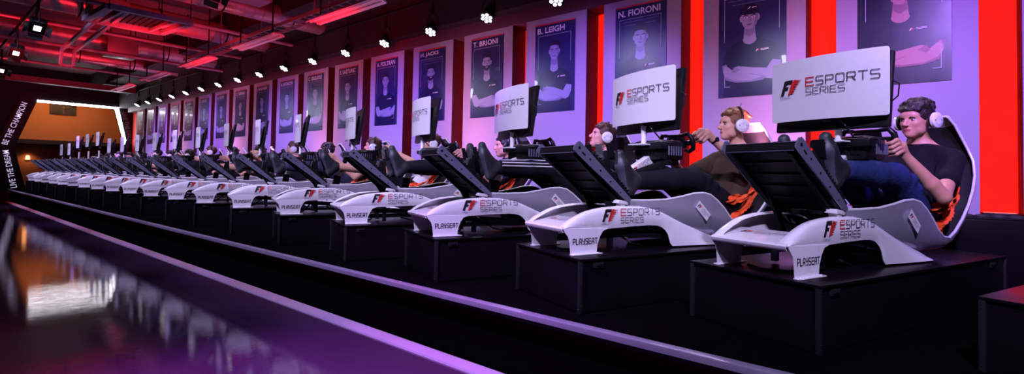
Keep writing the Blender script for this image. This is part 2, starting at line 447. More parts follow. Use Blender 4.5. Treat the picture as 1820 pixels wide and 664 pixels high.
def build_hair(j, style, vox=.0045):
    R, c, H = head_pts(j); F = Field(c - .17, c + .17, vox)
    rnd = random.Random(style * 5 + 3)
    F.ell(H(-.020, 0, .042), (.100, .083, .088), R, .01)
    n = 80 if style == 0 else 34
    for _ in range(n):
        th = rnd.uniform(-2.9, 2.9); ph = rnd.uniform(.35, 1.5)
        d = np.array([math.cos(th) * math.cos(ph), math.sin(th) * math.cos(ph), math.sin(ph)])
        p = H(*(np.array([-.020, 0, .042]) + d * [.098, .080, .088]))
        if style == 0: p = p + (p - c) * rnd.uniform(-.02, .13); F.ell(p, (.018, .018, .016), None, .003)
        else:
            q = p + R @ np.array([-.030, rnd.uniform(-.01, .01), -.008]); F.cap(p + R @ np.array([.012, 0, .010]), q, .010, .009, .008)
    if style == 1:
        for y in np.linspace(-.05, .05, 8): F.cap(H(.062, y, .098 - abs(y) * .3), H(-.01, y * .9, .130 - abs(y) * .4), .015, .012, .01)
    else:
        for y in np.linspace(-.055, .055, 9): F.cap(H(.078 - abs(y) * .35, y, .072 + .006 * math.sin(y * 300)), H(.02, y, .118), .014, .012, .01)
    # face opening and nape
    F.ell(H(.100, 0, -.035), (.070, .072, .098), R, .006, sub=True)
    F.ell(H(.060, 0, -.105), (.110, .12, .085), R, .006, sub=True)
    F.half(H(-.02, 0, -.062), list(R @ np.array([.25, 0, -.97])))
    return F.mesh('hair', HAIRS[style], 1)
def eye_parts(j, p):
    R, c, H = head_pts(j)
    q = Matrix(R.tolist()).to_quaternion()
    for sd in (-1, 1):
        mb = MB(); mb.ell(H(.0715, sd * .031, .005), (.0105, .0125, .0085), q, 14)
        mb.mi = 1; mb.ell(H(.0785, sd * .031, .005), (.0050, .0060, .0062), q, 10)
        mb.obj('eye', [EYEW, EYED], p)
        mb = MB(); mb.tube([H(.084, sd * .012, .016), H(.086, sd * .028, .0215), H(.077, sd * .048, .017)], [.0040, .0050, .0025], 6)
        mb.obj('eyebrow', HAIRS[j['hair']], p)
def headset(j, loc, rz, label, group, mic=0, color=HWH, wide=1.0):
    R, c, H = head_pts(j)
    t = thing('headset', label, 'headset', loc, rz, group)
    mb = MB(); pts = []
    for k in range(15):
        a = PI * k / 14; pts.append(H(-.022, .098 * math.cos(a), .002 + .146 * math.sin(a) ** .85 if 0 < k < 14 else .002))
    mb.tube(pts, .008, 8); pts2 = [Vector(p) + Vector(R @ np.array([0, 0, -.010])) for p in pts[2:-2]]; mb.tube(pts2, .007, 6)
    mb.obj('headband', BLACK, t)
    q = Matrix(R.tolist()).to_quaternion()
    for sd in (-1, 1):
        mb = MB()
        ax = Vector(R @ np.array([0, sd, 0])); cc = Vector(H(-.015, sd * .083, -.004))
        for f, r, mi in ((0, .038, 0), (.022, .041, 0),):
            pass
        mb.tube([cc, cc + ax * .006, cc + ax * .018, cc + ax * .020], [.038, .048, .048, .040], 22)
        e = mb.obj('ear_cushion', HBK, t)
        mb = MB(); mb.tube([cc + ax * .017, cc + ax * .020, cc + ax * .036, cc + ax * .041, cc + ax * .042, cc + ax * .0405], [.046, .050, .049, .042, .026, .020], 26)
        mb.obj('ear_cup', color, t)
    if mic == 1:
        mb = MB(); mb.tube([H(-.015, -.10, -.02), H(.02, -.10, -.055), H(.07, -.07, -.075)], .003, 6); mb.ell(H(.075, -.065, -.075), (.015, .015, .015), None, 10)
        mb.obj('microphone', HBK, t)
    if mic == 2:
        mb = MB(); mb.tube([H(-.04, -.06, .09), H(-.09, -.07, .20)], [.004, .0025], 6); mb.obj('antenna', HBK, t)
    return t
# ------------------------------------------------------------------ racing simulator
def lerp(tab, x):
    return float(np.interp(x, [t[0] for t in tab], [t[1] for t in tab]))
UP = [(-.06, .160), (-.02, .185), (.05, .218), (.114, .243), (.19, .258), (.27, .267), (.36, .271), (.437, .272), (.53, .266), (.616, .254), (.69, .237), (.75, .215), (.9, .155), (1.1, .085), (1.256, .04)]
LO = [(-.06, .150), (0, .140), (.265, .140), (.437, .147), (.60, .150), (.66, .146), (.70, .135), (.735, .112), (.757, .083), (.77, .05), (.778, .012), (1.256, .008)]
SEAT = [((.45, .20), (.44, .300), .17), ((.58, .16), (.60, .298), .18), ((.72, .12), (.75, .303), .195), ((.86, .09), (.87, .322), .21), ((.97, .07), (.97, .342), .22),
        ((1.08, .055), (1.055, .347), .226), ((1.17, .047), (1.12, .335), .23), ((1.25, .04), (1.18, .30), .233), ((1.33, .036), (1.25, .245), .235), ((1.41, .037), (1.32, .175), .236),
        ((1.48, .050), (1.39, .130), .237), ((1.56, .085), (1.46, .122), .238), ((1.64, .14), (1.54, .155), .238), ((1.72, .21), (1.64, .225), .238), ((1.80, .30), (1.73, .31), .238),
        ((1.87, .395), (1.80, .40), .236), ((1.925, .49), (1.865, .49), .225), ((1.955, .58), (1.905, .585), .205), ((1.955, .66), (1.91, .665), .175), ((1.93, .74), (1.885, .745), .15), ((1.89, .81), (1.85, .815), .132), ((1.84, .87), (1.81, .868), .11)]
def seat_rows(inset=0.0):
    rows = []
    for (ku, kw), (ru, rw), h in SEAT:
        row = []; K = Vector((ku, 0, kw)); Rm = Vector((ru, 0, rw)); d = (Rm - K)
        for s in np.linspace(-1, 1, 25):
            a = abs(s); f = a ** 3.2; lat = 1 - (1 - a) ** 2.1
            p = K + d * f; p.y = math.copysign((h - inset) * lat, s)
            if inset:
                k = inset * (1 - f)
                # inset along the keel normal (towards the driver)
                p += Vector((-.5, 0, .85)) * k
            row.append(p)
        rows.append(row)
    return rows
def text_side(mb, txt, u, w, v, height, width=None, bold=0, side=-1, rot=0.0, space=1.0):
    x = Vector((math.cos(rot), 0, math.sin(rot))) * (1 if side < 0 else -1); y = Vector((-math.sin(rot) * (1 if side < 0 else -1), 0, math.cos(rot)))
    add_text(mb, txt, frame((u, v, w), x, y), height, width, bold, space)

INKS = [INKB, INKR, INKN, INKW]
def logo_parts(parent, M, h, fn=None, post=None):
    for part in (0, 1):
        mb = MB()
        def sh(dx, dy, k=.0006):
            def g(p_):
                q = Vector((p_.x + dx, p_.y + dy, k)); return fn(q) if fn else q
            return g
        if part == 0:
            add_flag_logo(mb, M, h, fn=sh(0, h * .12)); mb.mi = 2; add_text(mb, 'FORMULA 1', M, h * .10, h * .80, fn=sh(-.04 * h, -.04 * h))
        else:
            mb.mi = 1; stroke_text(mb, 'E', M, h * .50, h * .50, .13, fn=sh(h * 1.85, h * .60))
            mb.mi = 0; stroke_text(mb, 'SPORTS', M, h * .50, h * 3.40, .10, fn=sh(h * 2.50, h * .60))
            stroke_text(mb, 'SERIES', M, h * .38, h * 2.30, .10, fn=sh(h * 1.85, h * .05))
        if post: post(mb.bm)
        mb.obj('emblem_print' if part == 0 else 'word_print', INKS, parent, 0)

def make_rig():
    t = thing('racing_simulator', '', 'racing simulator', (0, 0, 0), 0, 'white racing simulators in a row on the black boxes')
    # nose and side shell
    for s in (-1, 1):
        mb = MB(); P = []
        for u in np.linspace(-.06, 1.256, 72):
            lo, up = lerp(LO, u), lerp(UP, u); fl = .035 * max(0, min(1, (u - .72) / .4)); row = []
            top = up - .014
            for k in np.linspace(0, 1, 7):
                w = lo + (max(top, lo + .002) - lo) * k
                row.append(Vector((u, s * (.20 + fl * (1 - k) ** 1.3 + .006 * math.sin(PI * k)), w)))
            sc = max(0.1, min(1, (up - lo) / .05))
            for dv, dw in ((.004, .006), (.012, .012), (.024, .014), (.040, .012), (.052, .004)):
                row.append(Vector((u, s * (.20 - dv), top + dw * sc)))
            P.append(row)
        mb.grid(P, s > 0); o = mb.obj('side_shell', WHITE, t, 50, solid=.005)
        # legs of the front wing
        mb = MB()
        poly = [(-.058, .152), (-.045, .130), (-.022, .105), (-.010, .070), (-.003, .0), (.200, .0), (.180, .012), (.186, .055), (.204, .100), (.226, .130), (.268, .143)]
        mb.prism(poly, frame((0, -.2015 if s < 0 else .2015, 0), (1, 0, 0), (0, 0, 1)), .005 * (1 if s < 0 else -1))
        mb.box((.102, s * .212, .004), (.215, .03, .006), bev=.002)
        for u in (.02, .18): mb.tube([(u, s * .216, .006), (u, s * .216, .012)], .006, 8)
        lg = mb.obj('foot_plate', WHITE, t, 30)
        if s < 0:
            mb = MB(); stroke_text(mb, 'PLAYSEAT', frame((.010, -.2078, .060), (1, 0, 0), (0, 0, 1)), .031, .172, .17, .62)
            mb.obj('lettering', INKB, lg, 0)
            logo_parts(o, frame((.215, -.2078, .168), (1, 0, 0), (0, 0, 1)), .078)
    # wing deck
    mb = MB(); P = []
    for u, w in ((-.052, .128), (-.060, .136), (-.064, .150), (-.058, .158), (-.04, .162), (.05, .176), (.16, .193), (.168, .190), (.17, .175)):
        P.append([Vector((u - .0 * abs(v), v, w)) for v in np.linspace(-.197, .197, 9)])
    mb.grid(P); dk = mb.obj('wing_deck', WHITE, t, 40, solid=.004)
    logo_parts(dk, frame((.05, .12, .1785), (0, -1, 0), (.99, 0, .17)), .040)
    mb = MB()   # underbody chassis
    for s in (-1, 1):
        mb.beam((.15, s * .13, .12), (1.2, s * .13, .035), .03, .03, .003); mb.beam((.35, s * .12, .13), (.35, s * .12, .01), .03, .03, .003)
    mb.beam((.35, -.13, .12), (.35, .13, .12), .03, .03, .003); mb.beam((.75, -.13, .08), (.75, .13, .08), .03, .03, .003)
    mb.tube([(.30, -.08, .1), (.22, -.15, .03), (.12, -.10, .008), (.05, .0, .008), (.1, .1, .01)], .008, 7)
    mb.tube([(.42, -.02, .12), (.5, -.14, .04), (.62, -.12, .01), (.7, 0, .01)], .006, 7)
    mb.obj('chassis', BLACKM, t, 30)
    mb = MB(); mb.box((.39, -.165, .292), (.075, .06, .022), Euler((0, .15, 0)).to_quaternion(), .003); mb.box((.39, -.165, .272), (.03, .05, .03)); mb.obj('bracket', WHITE, t, 30)
    # seat
    mb = MB(); mb.grid(seat_rows()); seat = mb.obj('seat_shell', SILVER, t, 60)
    mb = MB(); mb.grid(seat_rows(.012), True); mb.obj('seat_liner', LINER, seat, 60)
    rows = seat_rows(.006)
    for sd, nm in ((0, 'rim'), (-1, 'rim')):
        mb = MB(); mb.tube([r[sd] + Vector((0, 0, .002)) for r in rows], .0085, 8); mb.obj('seat_rim', RIMM, seat, 60)
    mb = MB(); mb.tube([p for p in rows[-1]][::2], .0085, 8); mb.obj('seat_rim', RIMM, seat, 60)
    # printed side label
    mb = MB(); M = frame((.985, -.2325, .262), Vector((.13, 0, -.115)), Vector((.66, 0, .75)))
    mb.mi = 3; pl = [(-.01, -.012), (.135, -.012), (.135, .045), (-.01, .045)]; mb.flat(pl, M)
    sl = mb.obj('side_label', INKS, t, 0); logo_parts(sl, M, .026)
    # harness
    mb = MB()
    for s in (-1, 1):
        for (path, wd) in (([(1.70, s * .17, .50), (1.60, s * .205, .36), (1.52, s * .212, .26), (1.44, s * .216, .195), (1.37, s * .205, .19)], .13),
                           ([(1.64, s * .20, .43), (1.52, s * .226, .34), (1.42, s * .230, .30), (1.33, s * .215, .31)], .10)):
            P = []
            for i in range(25):
                f = i / 24 * (len(path) - 1); a = min(int(f), len(path) - 2); p = Vector(path[a]).lerp(Vector(path[a + 1]), f - a)
                P.append([p + Vector((wd * (k - .5) * .9, s * (.010 * math.sin(i * 1.1 + k * 5) + .012 * math.sin(k * 9 + i * .5)), wd * (k - .5) * .55 + .008 * math.sin(i * .9 + k * 7))) for k in np.linspace(0, 1, 9)])
            mb.grid(P)
            mb.grid([[v + Vector((0, s * .003, .001)) for v in row] for row in P])
    mb.obj('harness', ORANGE, t, 70)
    # pedal deck
    A = Vector((.055, 0, .612)); B = Vector((.425, 0, .305)); D = (B - A).normalized(); N = Vector((-D.z, 0, D.x)); N = N if N.z > 0 else -N
    mb = MB(); mb.beam(A + N * -.012, B + N * -.012, .372, .012, .002, N)
    mb.beam(A + N * -.03 + D * .02 + Vector((0, -.15, 0)), B + N * -.03 + Vector((0, -.15, 0)), .02, .03, .002, N)
    mb.beam(A + N * -.03 + D * .02 + Vector((0, .15, 0)), B + N * -.03 + Vector((0, .15, 0)), .02, .03, .002, N)
    mb.box(A + Vector((.0, 0, -.012)), (.045, .378, .040), Euler((0, .2, 0)).to_quaternion(), .004)
    for k in range(4): mb.beam(A + D * (.1 + .09 * k) + N * -.022 + Vector((0, -.18, 0)), A + D * (.1 + .09 * k) + N * -.022 + Vector((0, .18, 0)), .012, .012, 0, N)
    pd = mb.obj('pedal_deck', BLACKM, t, 30)
    mb = MB(); mb.box(A + Vector((-.024, 0, -.030)), (.003, .36, .003)); mb.box(A + Vector((-.022, 0, .010)), (.003, .37, .003)); mb.obj('edge_strip', RAIL, pd, 0)
    for s in (-1, 1):
        mb = MB(); off = Vector((0, s * .198, 0)); L = (B - A).length
        prof = [(-.03, -.026), (-.022, -.040), (0, -.040), (L - .02, -.016), (L + .01, -.006), (L + .015, .012), (L, .020), (0, .026), (-.022, .024), (-.03, .012)]
        x = D; y = N
        M = Matrix(((x.x, y.x, 0, A.x), (0, 0, -s, s * .192), (x.z, y.z, 0, A.z), (0, 0, 0, 1)))
        mb.prism(prof, M, -.008)
        for k in range(3):
            q = A + D * (.0 + .006 * k) + off
        rl = mb.obj('side_rail', RAIL, t, 30)
        for f, r in ((0.0, .009), (.10, .006), (.2, .006), (.3, .006), (.4, .005)):
            mb = MB(); q = A + D * f + N * -.006 + Vector((0, s * .2003, 0)); mb.tube([q, q + Vector((0, s * .0012, 0))], r, 10); mb.obj('bolt', BLACKM, rl, 30)
        mb = MB()
        mb.box(A + D * .045 + N * -.012 + Vector((0, s * .2006, 0)), (.03, .001, .010), Euler((0, .7, 0)).to_quaternion())
        mb.obj('slot', BLACKM, rl, 30)
        mb = MB()   # toothed track on the upper edge
        mb.beam(A + N * .036 + D * .10 + off * .93, B + N * .030 + off * .93, .018, .016, .001, N)
        for k in range(16): mb.box(A + D * (.11 + k * .0225) + N * .048 + off * .93, (.010, .018, .010), Euler((0, .69, 0)).to_quaternion())
        mb.obj('pedal_track', BLACKM, t, 30)
        mb = MB(); mb.beam(B + off * .75 + D * -.03, (.44, s * .14, .15), .025, .03, .003); mb.beam(A.lerp(B, .62) + off * .7, (.46, s * .13, .14), .018, .022, .002); mb.obj('deck_support', BLACKM, t, 30)
    for v in (-.105, .0, .105):
        mb = MB(); c0 = A.lerp(B, .78) + Vector((0, v, 0)) + N * .02
        face = Vector((.36, v, .60)); mb.beam(c0, face + Vector((-.02, 0, -.03)), .016, .02, .002)
        mb.box(face, (.008, .062, .105), Euler((0, -.22, 0)).to_quaternion(), .004)
        for k in range(5): mb.box(face + Vector((.006 + .0045 * (k - 2) * .9, 0, -.034 + .017 * k)), (.004, .05, .004))
        mb.beam(c0 + Vector((-.05, 0, .05)), face + Vector((-.03, 0, -.05)), .008, .05, .002)
        mb.obj('pedal', STEEL if v == 0 else BLACKM, t, 30)
    # steering column, wheel base, wheel
    mb = MB(); mb.box((.87, 0, .628), (.22, .26, .135), None, .03); mb.box((.80, 0, .655), (.14, .32, .05), None, .015); mb.box((.90, 0, .56), (.16, .16, .06), None, .01)
    for k in range(7): mb.box((.758, -.09 + k * .03, .628), (.006, .012, .075), None, .001)
    wb = mb.obj('wheel_base', BLACK, t, 30)
    mb = MB(); mb.mi = 0
    for k in range(6): mb.box((.80 + k * .022, -.162, .622), (.010, .006, .060), None, .001)
    mb.obj('grille', RAIL, wb, 0)
    mb = MB(); tl = Matrix.Rotation(-.32, 4, 'Y'); c = Vector((1.045, 0, .69))
    def W(y, z, x=0): return c + (tl @ Vector((x, y, z)))
    for q_ in (-1, 1):
        mb.tube([W(q_ * .07, .052), W(q_ * .115, .058), W(q_ * .138, .030), W(q_ * .142, -.01), W(q_ * .130, -.048), W(q_ * .095, -.066), W(q_ * .06, -.055)], [.012, .015, .017, .017, .017, .014, .011], 10)
    mb.tube([W(-.07, .052), W(.07, .052)], .009, 8)
    mb.box(c, (.03, .15, .085), tl.to_quaternion(), .012); mb.box(W(.09, -.005), (.018, .07, .035), tl.to_quaternion(), .005); mb.box(W(-.09, -.005), (.018, .07, .035), tl.to_quaternion(), .005)
    mb.tube([c, (.96, 0, .65)], [.035, .045], 14)
    for y, z in ((-.05, .02), (.05, .02), (-.05, -.02), (.05, -.02)): mb.tube([W(y, z, .012), W(y, z, .022)], .009, 8)
    mb.obj('steering_wheel', BLACK, t, 40)
    mb = MB(); a0 = Vector((.60, 0, .455)); a1 = Vector((.83, 0, .585)); mb.beam(a0, a1, .055, .075, .006); mb.beam(a0 + Vector((-.03, 0, -.1)), a0 + Vector((.02, 0, .02)), .05, .06, .004)
    st = mb.obj('column_arm', WHITE, t, 30)
    mb = MB(); d = (a1 - a0).normalized(); M = frame(a0 + d * .03 + Vector((0, -.0285, -.012)), d, Vector((-d.z, 0, d.x))); logo_parts(st, M, .036)
    mb = MB(); mb.beam((.58, 0, .40), (.56, 0, .26), .06, .07, .004); mb.beam((.56, -.16, .27), (.56, .16, .27), .05, .03, .004)
    for s in (-1, 1): mb.beam((.58, s * .0, .45), (.86, s * .12, .56), .03, .04, .004)
    mb.obj('column_base', BLACKM, t, 30)
    mb = MB(); mb.tube([(.735, 0, .655), (.735, 0, .83)], [.017, .021], 14); mb.box((.735, 0, .662), (.16, .13, .008), None, .002); mb.tube([(.735, 0, .66), (.735, 0, .672)], .03, 14); mb.obj('monitor_post', WHITE, t, 40)
    # monitor, tilted; origin at its foot so it can be turned
    mb = MB(); q = Euler((0, .14, 0)).to_quaternion(); mc = Vector((.065, 0, .962))
    mb.box(mc + Vector((-.003, 0, -.022)), (.032, .600, .396), q, .007); mb.box(mc + Vector((-.022, 0, -.01)), (.03, .36, .22), q, .01); mb.beam((.0, 0, .79), mc, .05, .03)
    mb.tube([(.05, -.302, .98), (.06, -.33, .96), (.06, -.325, .90), (.04, -.29, .86), (.02, -.24, .84)], .004, 6)
    mb.tube([(-.01, -.05, .83), (.0, -.1, .76), (.05, -.12, .70)], .005, 6)
    mon = mb.obj('monitor', BLACK, t, 30); mon.location = (.715, 0, 0); mon.rotation_euler = (0, 0, -.06)
    mb = MB(); mb.box(mc + q @ Vector((.0168, 0, .004)), (.002, .57, .330), q); mb.obj('display_screen', SCREENG, mon, 0)
    mb = MB(); pol = []; bw, bh, rr = .312, .172, .014
    ub = lambda v: -.055 + .050 * (v / .31) ** 2
    vs = list(np.linspace(-bw, bw, 25)); wc = .972; P = []
    def edge(v): # rounded corners
        d_ = bw - abs(v); return bh - (rr - math.sqrt(max(0, rr * rr - (rr - d_) ** 2)) if d_ < rr else 0)
    vs = sorted(vs + [-bw + .003, -bw + .007, -bw + .012, bw - .003, bw - .007, bw - .012])
    for v in vs: P.append([Vector((ub(v), v, wc + edge(v) * k)) for k in np.linspace(-1, 1, 7)])
    mb.grid(P); bd = mb.obj('logo_board', BOARDM, mon, 30, solid=.006)
    M = frame((0, 0, 0), (0, -1, 0), (0, 0, 1))
    x0, y0 = -.245, .935; 
    def fn(p):
        p = Vector((p.x + x0, p.y + y0, 0)); v = -p.x; return Vector((p.x, p.y, -(ub(v)) + .0022 + .0002))
    def post(bm):
        for v in np.linspace(-.25, .25, 16):
            g = bm.verts[:] + bm.edges[:] + bm.faces[:]; bmesh.ops.bisect_plane(bm, geom=g, plane_co=(0, v, 0), plane_no=(0, 1, 0))
        for vv in bm.verts: vv.co.x = ub(vv.co.y) - .0072
    logo_parts(mon, M, .088, fn, post)
    return t

RIGS = [(2.632, .646), (2.473, 1.729), (2.467, 2.867), (2.488, 4.001), (2.533, 5.247), (2.56, 6.456), (2.556, 7.585), (2.549, 8.654)]
while len(RIGS) < 19: RIGS.append((2.548 + .002 * (len(RIGS) - 8), RIGS[-1][1] + 1.165))
PHI = .37; RZ = -.37; ZB = .71
ORD = ['first', 'second', 'third', 'fourth', 'fifth', 'sixth', 'seventh', 'eighth', 'ninth', 'tenth', 'eleventh', 'twelfth', 'thirteenth', 'fourteenth', 'fifteenth', 'sixteenth', 'seventeenth', 'eighteenth', 'nineteenth']
rig0 = make_rig(); index_kids()
RL = ['large white racing simulator nearest the camera, at the right end of the row', 'white racing simulator second from the right, its driver raising a gloved-looking hand',
      'white racing simulator third from the right, its driver looking up in a big headset']
for i, (x, y) in enumerate(RIGS):
    lab = RL[i] if i < 3 else 'white racing simulator with curved logo board, %s in the row counted from the right' % ORD[i]
    if i == 18: lab = 'small distant white racing simulator at the far left end of the row'
    if i == 1: lab = 'white racing simulator second from the right, under the ginger-brown haired driver'
    if i == 0: rig0.location = (x, y, ZB); rig0.rotation_euler = (0, 0, RZ); rig0['label'] = lab; r = rig0
    else: r = dup(rig0, (x, y, ZB), RZ, lab)
    if i == 0: R0 = r
for ch in rig0.children:
    if ch.name.startswith('monitor') and 'post' not in ch.name: ch.rotation_euler = (0, 0, .07); ch.location = (.655, .022, -.033); ch.scale = (1, .97, 1.02)

for i_ in range(6, 19):
    for o_ in bpy.data.objects:
        if o_.parent and o_.parent.name == 'racing_simulator.%03d' % i_ and o_.name.startswith('monitor') and 'post' not in o_.name:
            o_.rotation_euler = (0, 0, -(math.atan2(3.2, RIGS[i_][1] - .26) - .035 - PHI))
for i_, dz in ((14, .20), (15, .19), (16, .18)):
    for o_ in bpy.data.objects:
        if o_.parent and o_.parent.name == 'racing_simulator.%03d' % i_ and o_.name.startswith('monitor') and 'post' not in o_.name: o_.location.z = dz
        if o_.parent and o_.parent.name == 'racing_simulator.%03d' % i_ and o_.name.startswith('monitor_post'): o_.scale = (1, 1, 1.27); o_.location.z = -.655 * .27
# ------------------------------------------------------------------ drivers
def make_person(j, vox, shirt, trousers, loc, rz, label, short=False, watch=False):
    body = put('person', build_body(j, vox, j['skin'])); body.location = loc; body.rotation_euler = (0, 0, rz)
    tag(body, label, 'person', 'seated drivers in the simulators')
    s = put('shirt', build_shirt(j, vox * 1.15), body); s.data.materials[0] = CLOTH[shirt]
    tr = put('shorts' if short else 'trousers', build_trousers(j, vox * 1.15, short), body); tr.data.materials[0] = CLOTH[trousers]
    put('shoe', build_shoes(j, vox, 0), body); put('shoe', build_shoes(j, vox, 1), body)
    put('hair', build_hair(j, j['hair'], max(.0045, vox * .9)), body); eye_parts(j, body)
    if watch:
        w = Vector(j['wr'][0]); e = Vector(j['el'][0]); d = (w - e).normalized(); mb = MB(); a = w - d * .015
        mb.tube([a - d * .009, a + d * .009], .0275, 24); n = Vector((0, -1, .2)).normalized(); mb.tube([a + n * .024, a + n * .033], .016, 16); mb.obj('wristwatch', BLACK, body)
    if trousers == 'stripes': pass
    return body
def place(i): return (RIGS[i][0], RIGS[i][1], ZB)
SITS = []
j1 = J(head=(1.635, 0, .84), el=((1.29, -.27, .365), (1.33, .25, .40)), wr=((1.125, -.15, .60), (1.14, .15, .62)), hd=((1.06, -.135, .70), (1.055, .135, .70)), yaw=-.18, pitch=-.04, skin=1, hair=0)
j2 = J(kn=((1.06, -.13, .445), (1.06, .13, .45)), an=((.56, -.11, .42), (.56, .11, .43)), yaw=-.42, pitch=.10, head=(1.64, 0, .845), skin=0, hair=1, el=((1.42, -.27, .53), (1.37, .25, .45)), wr=((1.19, -.18, .715), (1.14, .15, .62)), hd=((1.115, -.15, .785), (1.055, .135, .70)), sh=((1.66, -.18, .60), (1.68, .175, .585)))
j3 = J(kn=((1.02, -.13, .50), (1.02, .13, .49)), an=((.54, -.11, .50), (.54, .11, .50)), yaw=-.35, pitch=.30, head=(1.66, 0, .80), neck=(1.72, 0, .65), skin=0, hair=2)
j4 = J(yaw=-.30, pitch=.0, head=(1.63, 0, .74), neck=(1.70, 0, .60), chest=(1.68, 0, .46), sh=((1.66, -.175, .53), (1.68, .175, .53)), skin=0, hair=0, kn=((1.03, -.13, .53), (1.03, .13, .50)))
j5 = J(yaw=-.2, pitch=.05, head=(1.66, 0, .80), skin=0, hair=2, el=((1.40, -.27, .54), (1.37, .25, .45)), wr=((1.16, -.15, .69), (1.14, .15, .62)), hd=((1.08, -.135, .755), (1.055, .135, .70)))
G = 'racing headsets worn by the drivers'
P1 = make_person(j1, .0052, 'black', 'jeans', place(0), RZ, 'person with dark curly hair, black T-shirt and blue jeans gripping a wheel, nearest the camera')
headset(j1, place(0), RZ, 'white round headset on the dark curly haired driver in blue jeans', G)
P2 = make_person(j2, .0055, 'black', 'darktrouser', place(1), RZ, 'person with ginger-brown swept hair, black trousers and wristwatch, one arm raised to the wheel', watch=True)
s = [c for c in P2.children if c.name.startswith('shirt')][0]; s.data.materials[0] = CLOTH['olive']
headset(j2, place(1), RZ, 'white headset with thin antenna on the ginger-brown haired driver', G, 2)
P3 = make_person(j3, .006, 'black', 'darktrouser', place(2), RZ, 'person with brown hair and lifted chin, in dark track trousers with white stripes')
headset(j3, place(2), RZ, 'large white headset with foam microphone on the driver with lifted chin', G, 1)
P4 = make_person(j4, .0065, 'navy', 'darktrouser', place(3), RZ, 'person with black hair sitting low, in navy top and plain dark trousers')
# white stripes down the near trouser leg
mb = MB(); h0 = Vector(j3['hip']) + Vector((-.01, -.095, 0)); k = Vector(j3['kn'][0]); a = Vector(j3['an'][0])
for dz in (.035, .010, -.015):
    pts = []
    for p, q, r0, r1 in ((h0, k, .107, .079), (k, a, .078, .064)):
        for f in np.linspace(0.02, .96, 9):
            c = p.lerp(q, f); r = r0 + (r1 - r0) * f; ang = math.asin(max(-.9, min(.9, (dz + .03) / r)))
            pts.append(c + Vector((.25 * dz, -math.cos(ang) * r, math.sin(ang) * r)))
    mb.tube(pts, .0055, 6)
mb.obj('stripe', CLOTH['white'], P3)
headset(j4, place(3), RZ, 'black headset on the black haired driver sitting low in the seat', G, 0, BLACK)
P5 = make_person(j5, .0075, 'white', 'darktrouser', place(4), RZ, 'person in white shirt and black shorts with a bare thigh, fifth from the right', short=True)
P6 = make_person(dict(j3, pitch=.1, head=(1.65, 0, .79)), .009, 'black', 'navy', place(5), RZ, 'person with brown hair and navy trousers, sixth driver from the right')
headset(j5, place(4), RZ, 'white headset on the driver in black shorts, fifth from the right', G)
j6 = dict(j3, pitch=.1, head=(1.65, 0, .79)); headset(j6, place(5), RZ, 'white headset on the driver in navy trousers, sixth from the right', G)
PA = make_person(j4, .010, 'black', 'darktrouser', place(6), RZ, 'person with black hair and white headset, seventh driver from the right')
HA = headset(j4, place(6), RZ, 'white headset on the seventh driver from the right', G)
PB = make_person(j5, .010, 'black', 'darktrouser', place(7), RZ, 'person in black shorts with bare leg, eighth driver from the right', short=True)
HB = headset(j5, place(7), RZ, 'white headset on the eighth driver from the right', G)
index_kids()
for i in range(8, 19):
    src, hs = (PA, HA) if i % 3 != 1 else (PB, HB)
    what = 'dark trousers' if i % 3 != 1 else 'black shorts'
    dup(src, place(i), RZ, 'person in %s reclining in the %s simulator from the right' % (what, ORD[i]))
    dup(hs, place(i), RZ, 'white headset on the head of the %s driver from the right' % ORD[i])

# ------------------------------------------------------------------ boxes under the simulators
def make_box():
    mb = MB(); mb.box((.985, .015, -.1475 - .004), (2.0, .66, .283), None, .004); t = mb.obj('riser_box', BOXM, None, 30)
    mb = MB(); mb.box((.985, .015, -.006), (2.03, .69, .012), None, .003); mb.obj('lid', BOXM, t, 30)
    for x, y in ((-.02, -.318), (-.02, .348), (1.99, -.318), (1.99, .348)):
        mb = MB(); mb.box((x, y, -.154), (.022, .022, .280), None, .003)
        for z in (-.03, -.045, -.13, -.25, -.27): mb.ell((x - .0115, y * 1.0, z), (.003, .003, .003), None, 6); mb.ell((x, y - .0115 * (1 if y < 0 else -1), z), (.003, .003, .003), None, 6)
        mb.obj('corner_post', BOXE, t, 30)
    for u in (.10, 1.80):
        mb = MB(); mb.box((u, -.320, -.040), (.07, .012, .03), None, .003); mb.box((u, -.328, -.036), (.035, .010, .012), None, .002); mb.obj('latch', BOXE, t, 30)
    return t
rb = make_box(); index_kids()
for i, (x, y) in enumerate([(2.63, -.50)] + RIGS):
    if i == 0: lab = 'empty low black case cut off at the lower right corner of the photo'
    elif i == 1: lab = 'large black case under the nearest simulator, with steel corner post'
    else: lab = 'black case under the %s simulator from the right' % ORD[i - 1]
    loc = (x, y, ZB - .0005)
    if i == 0: rb.location = loc; rb.rotation_euler = (0, 0, RZ); tag(rb, lab, 'box', 'black cases the simulators stand on')
    else: dup(rb, loc, RZ, lab)
# ------------------------------------------------------------------ floor, stage, walls
def floor_material():
    m = mat('polished_dark_floor', (.055, .028, .065), .045, spec=.9, noise=.3, nscale=1.2)
    nt = m.node_tree; b = nt.nodes['Principled BSDF']; tc = nt.nodes.new('ShaderNodeTexCoord')
    mp = nt.nodes.new('ShaderNodeMapping'); mp.inputs['Scale'].default_value = (.5, 34.0, 1); nt.links.new(tc.outputs['Object'], mp.inputs['Vector'])
    n = nt.nodes.new('ShaderNodeTexNoise'); n.inputs['Scale'].default_value = 3.0; n.inputs['Detail'].default_value = 4; nt.links.new(mp.outputs['Vector'], n.inputs['Vector'])
    bp = nt.nodes.new('ShaderNodeBump'); bp.inputs['Strength'].default_value = .02; bp.inputs['Distance'].default_value = .012
    nt.links.new(n.outputs['Fac'], bp.inputs['Height']); nt.links.new(bp.outputs['Normal'], b.inputs['Normal'])
    return m
FL = floor_material()
mb = MB(); mb.box((-1.9, 11, -.05), (8.3, 30, .1)); struct(mb.obj('floor', FL, None, 0))
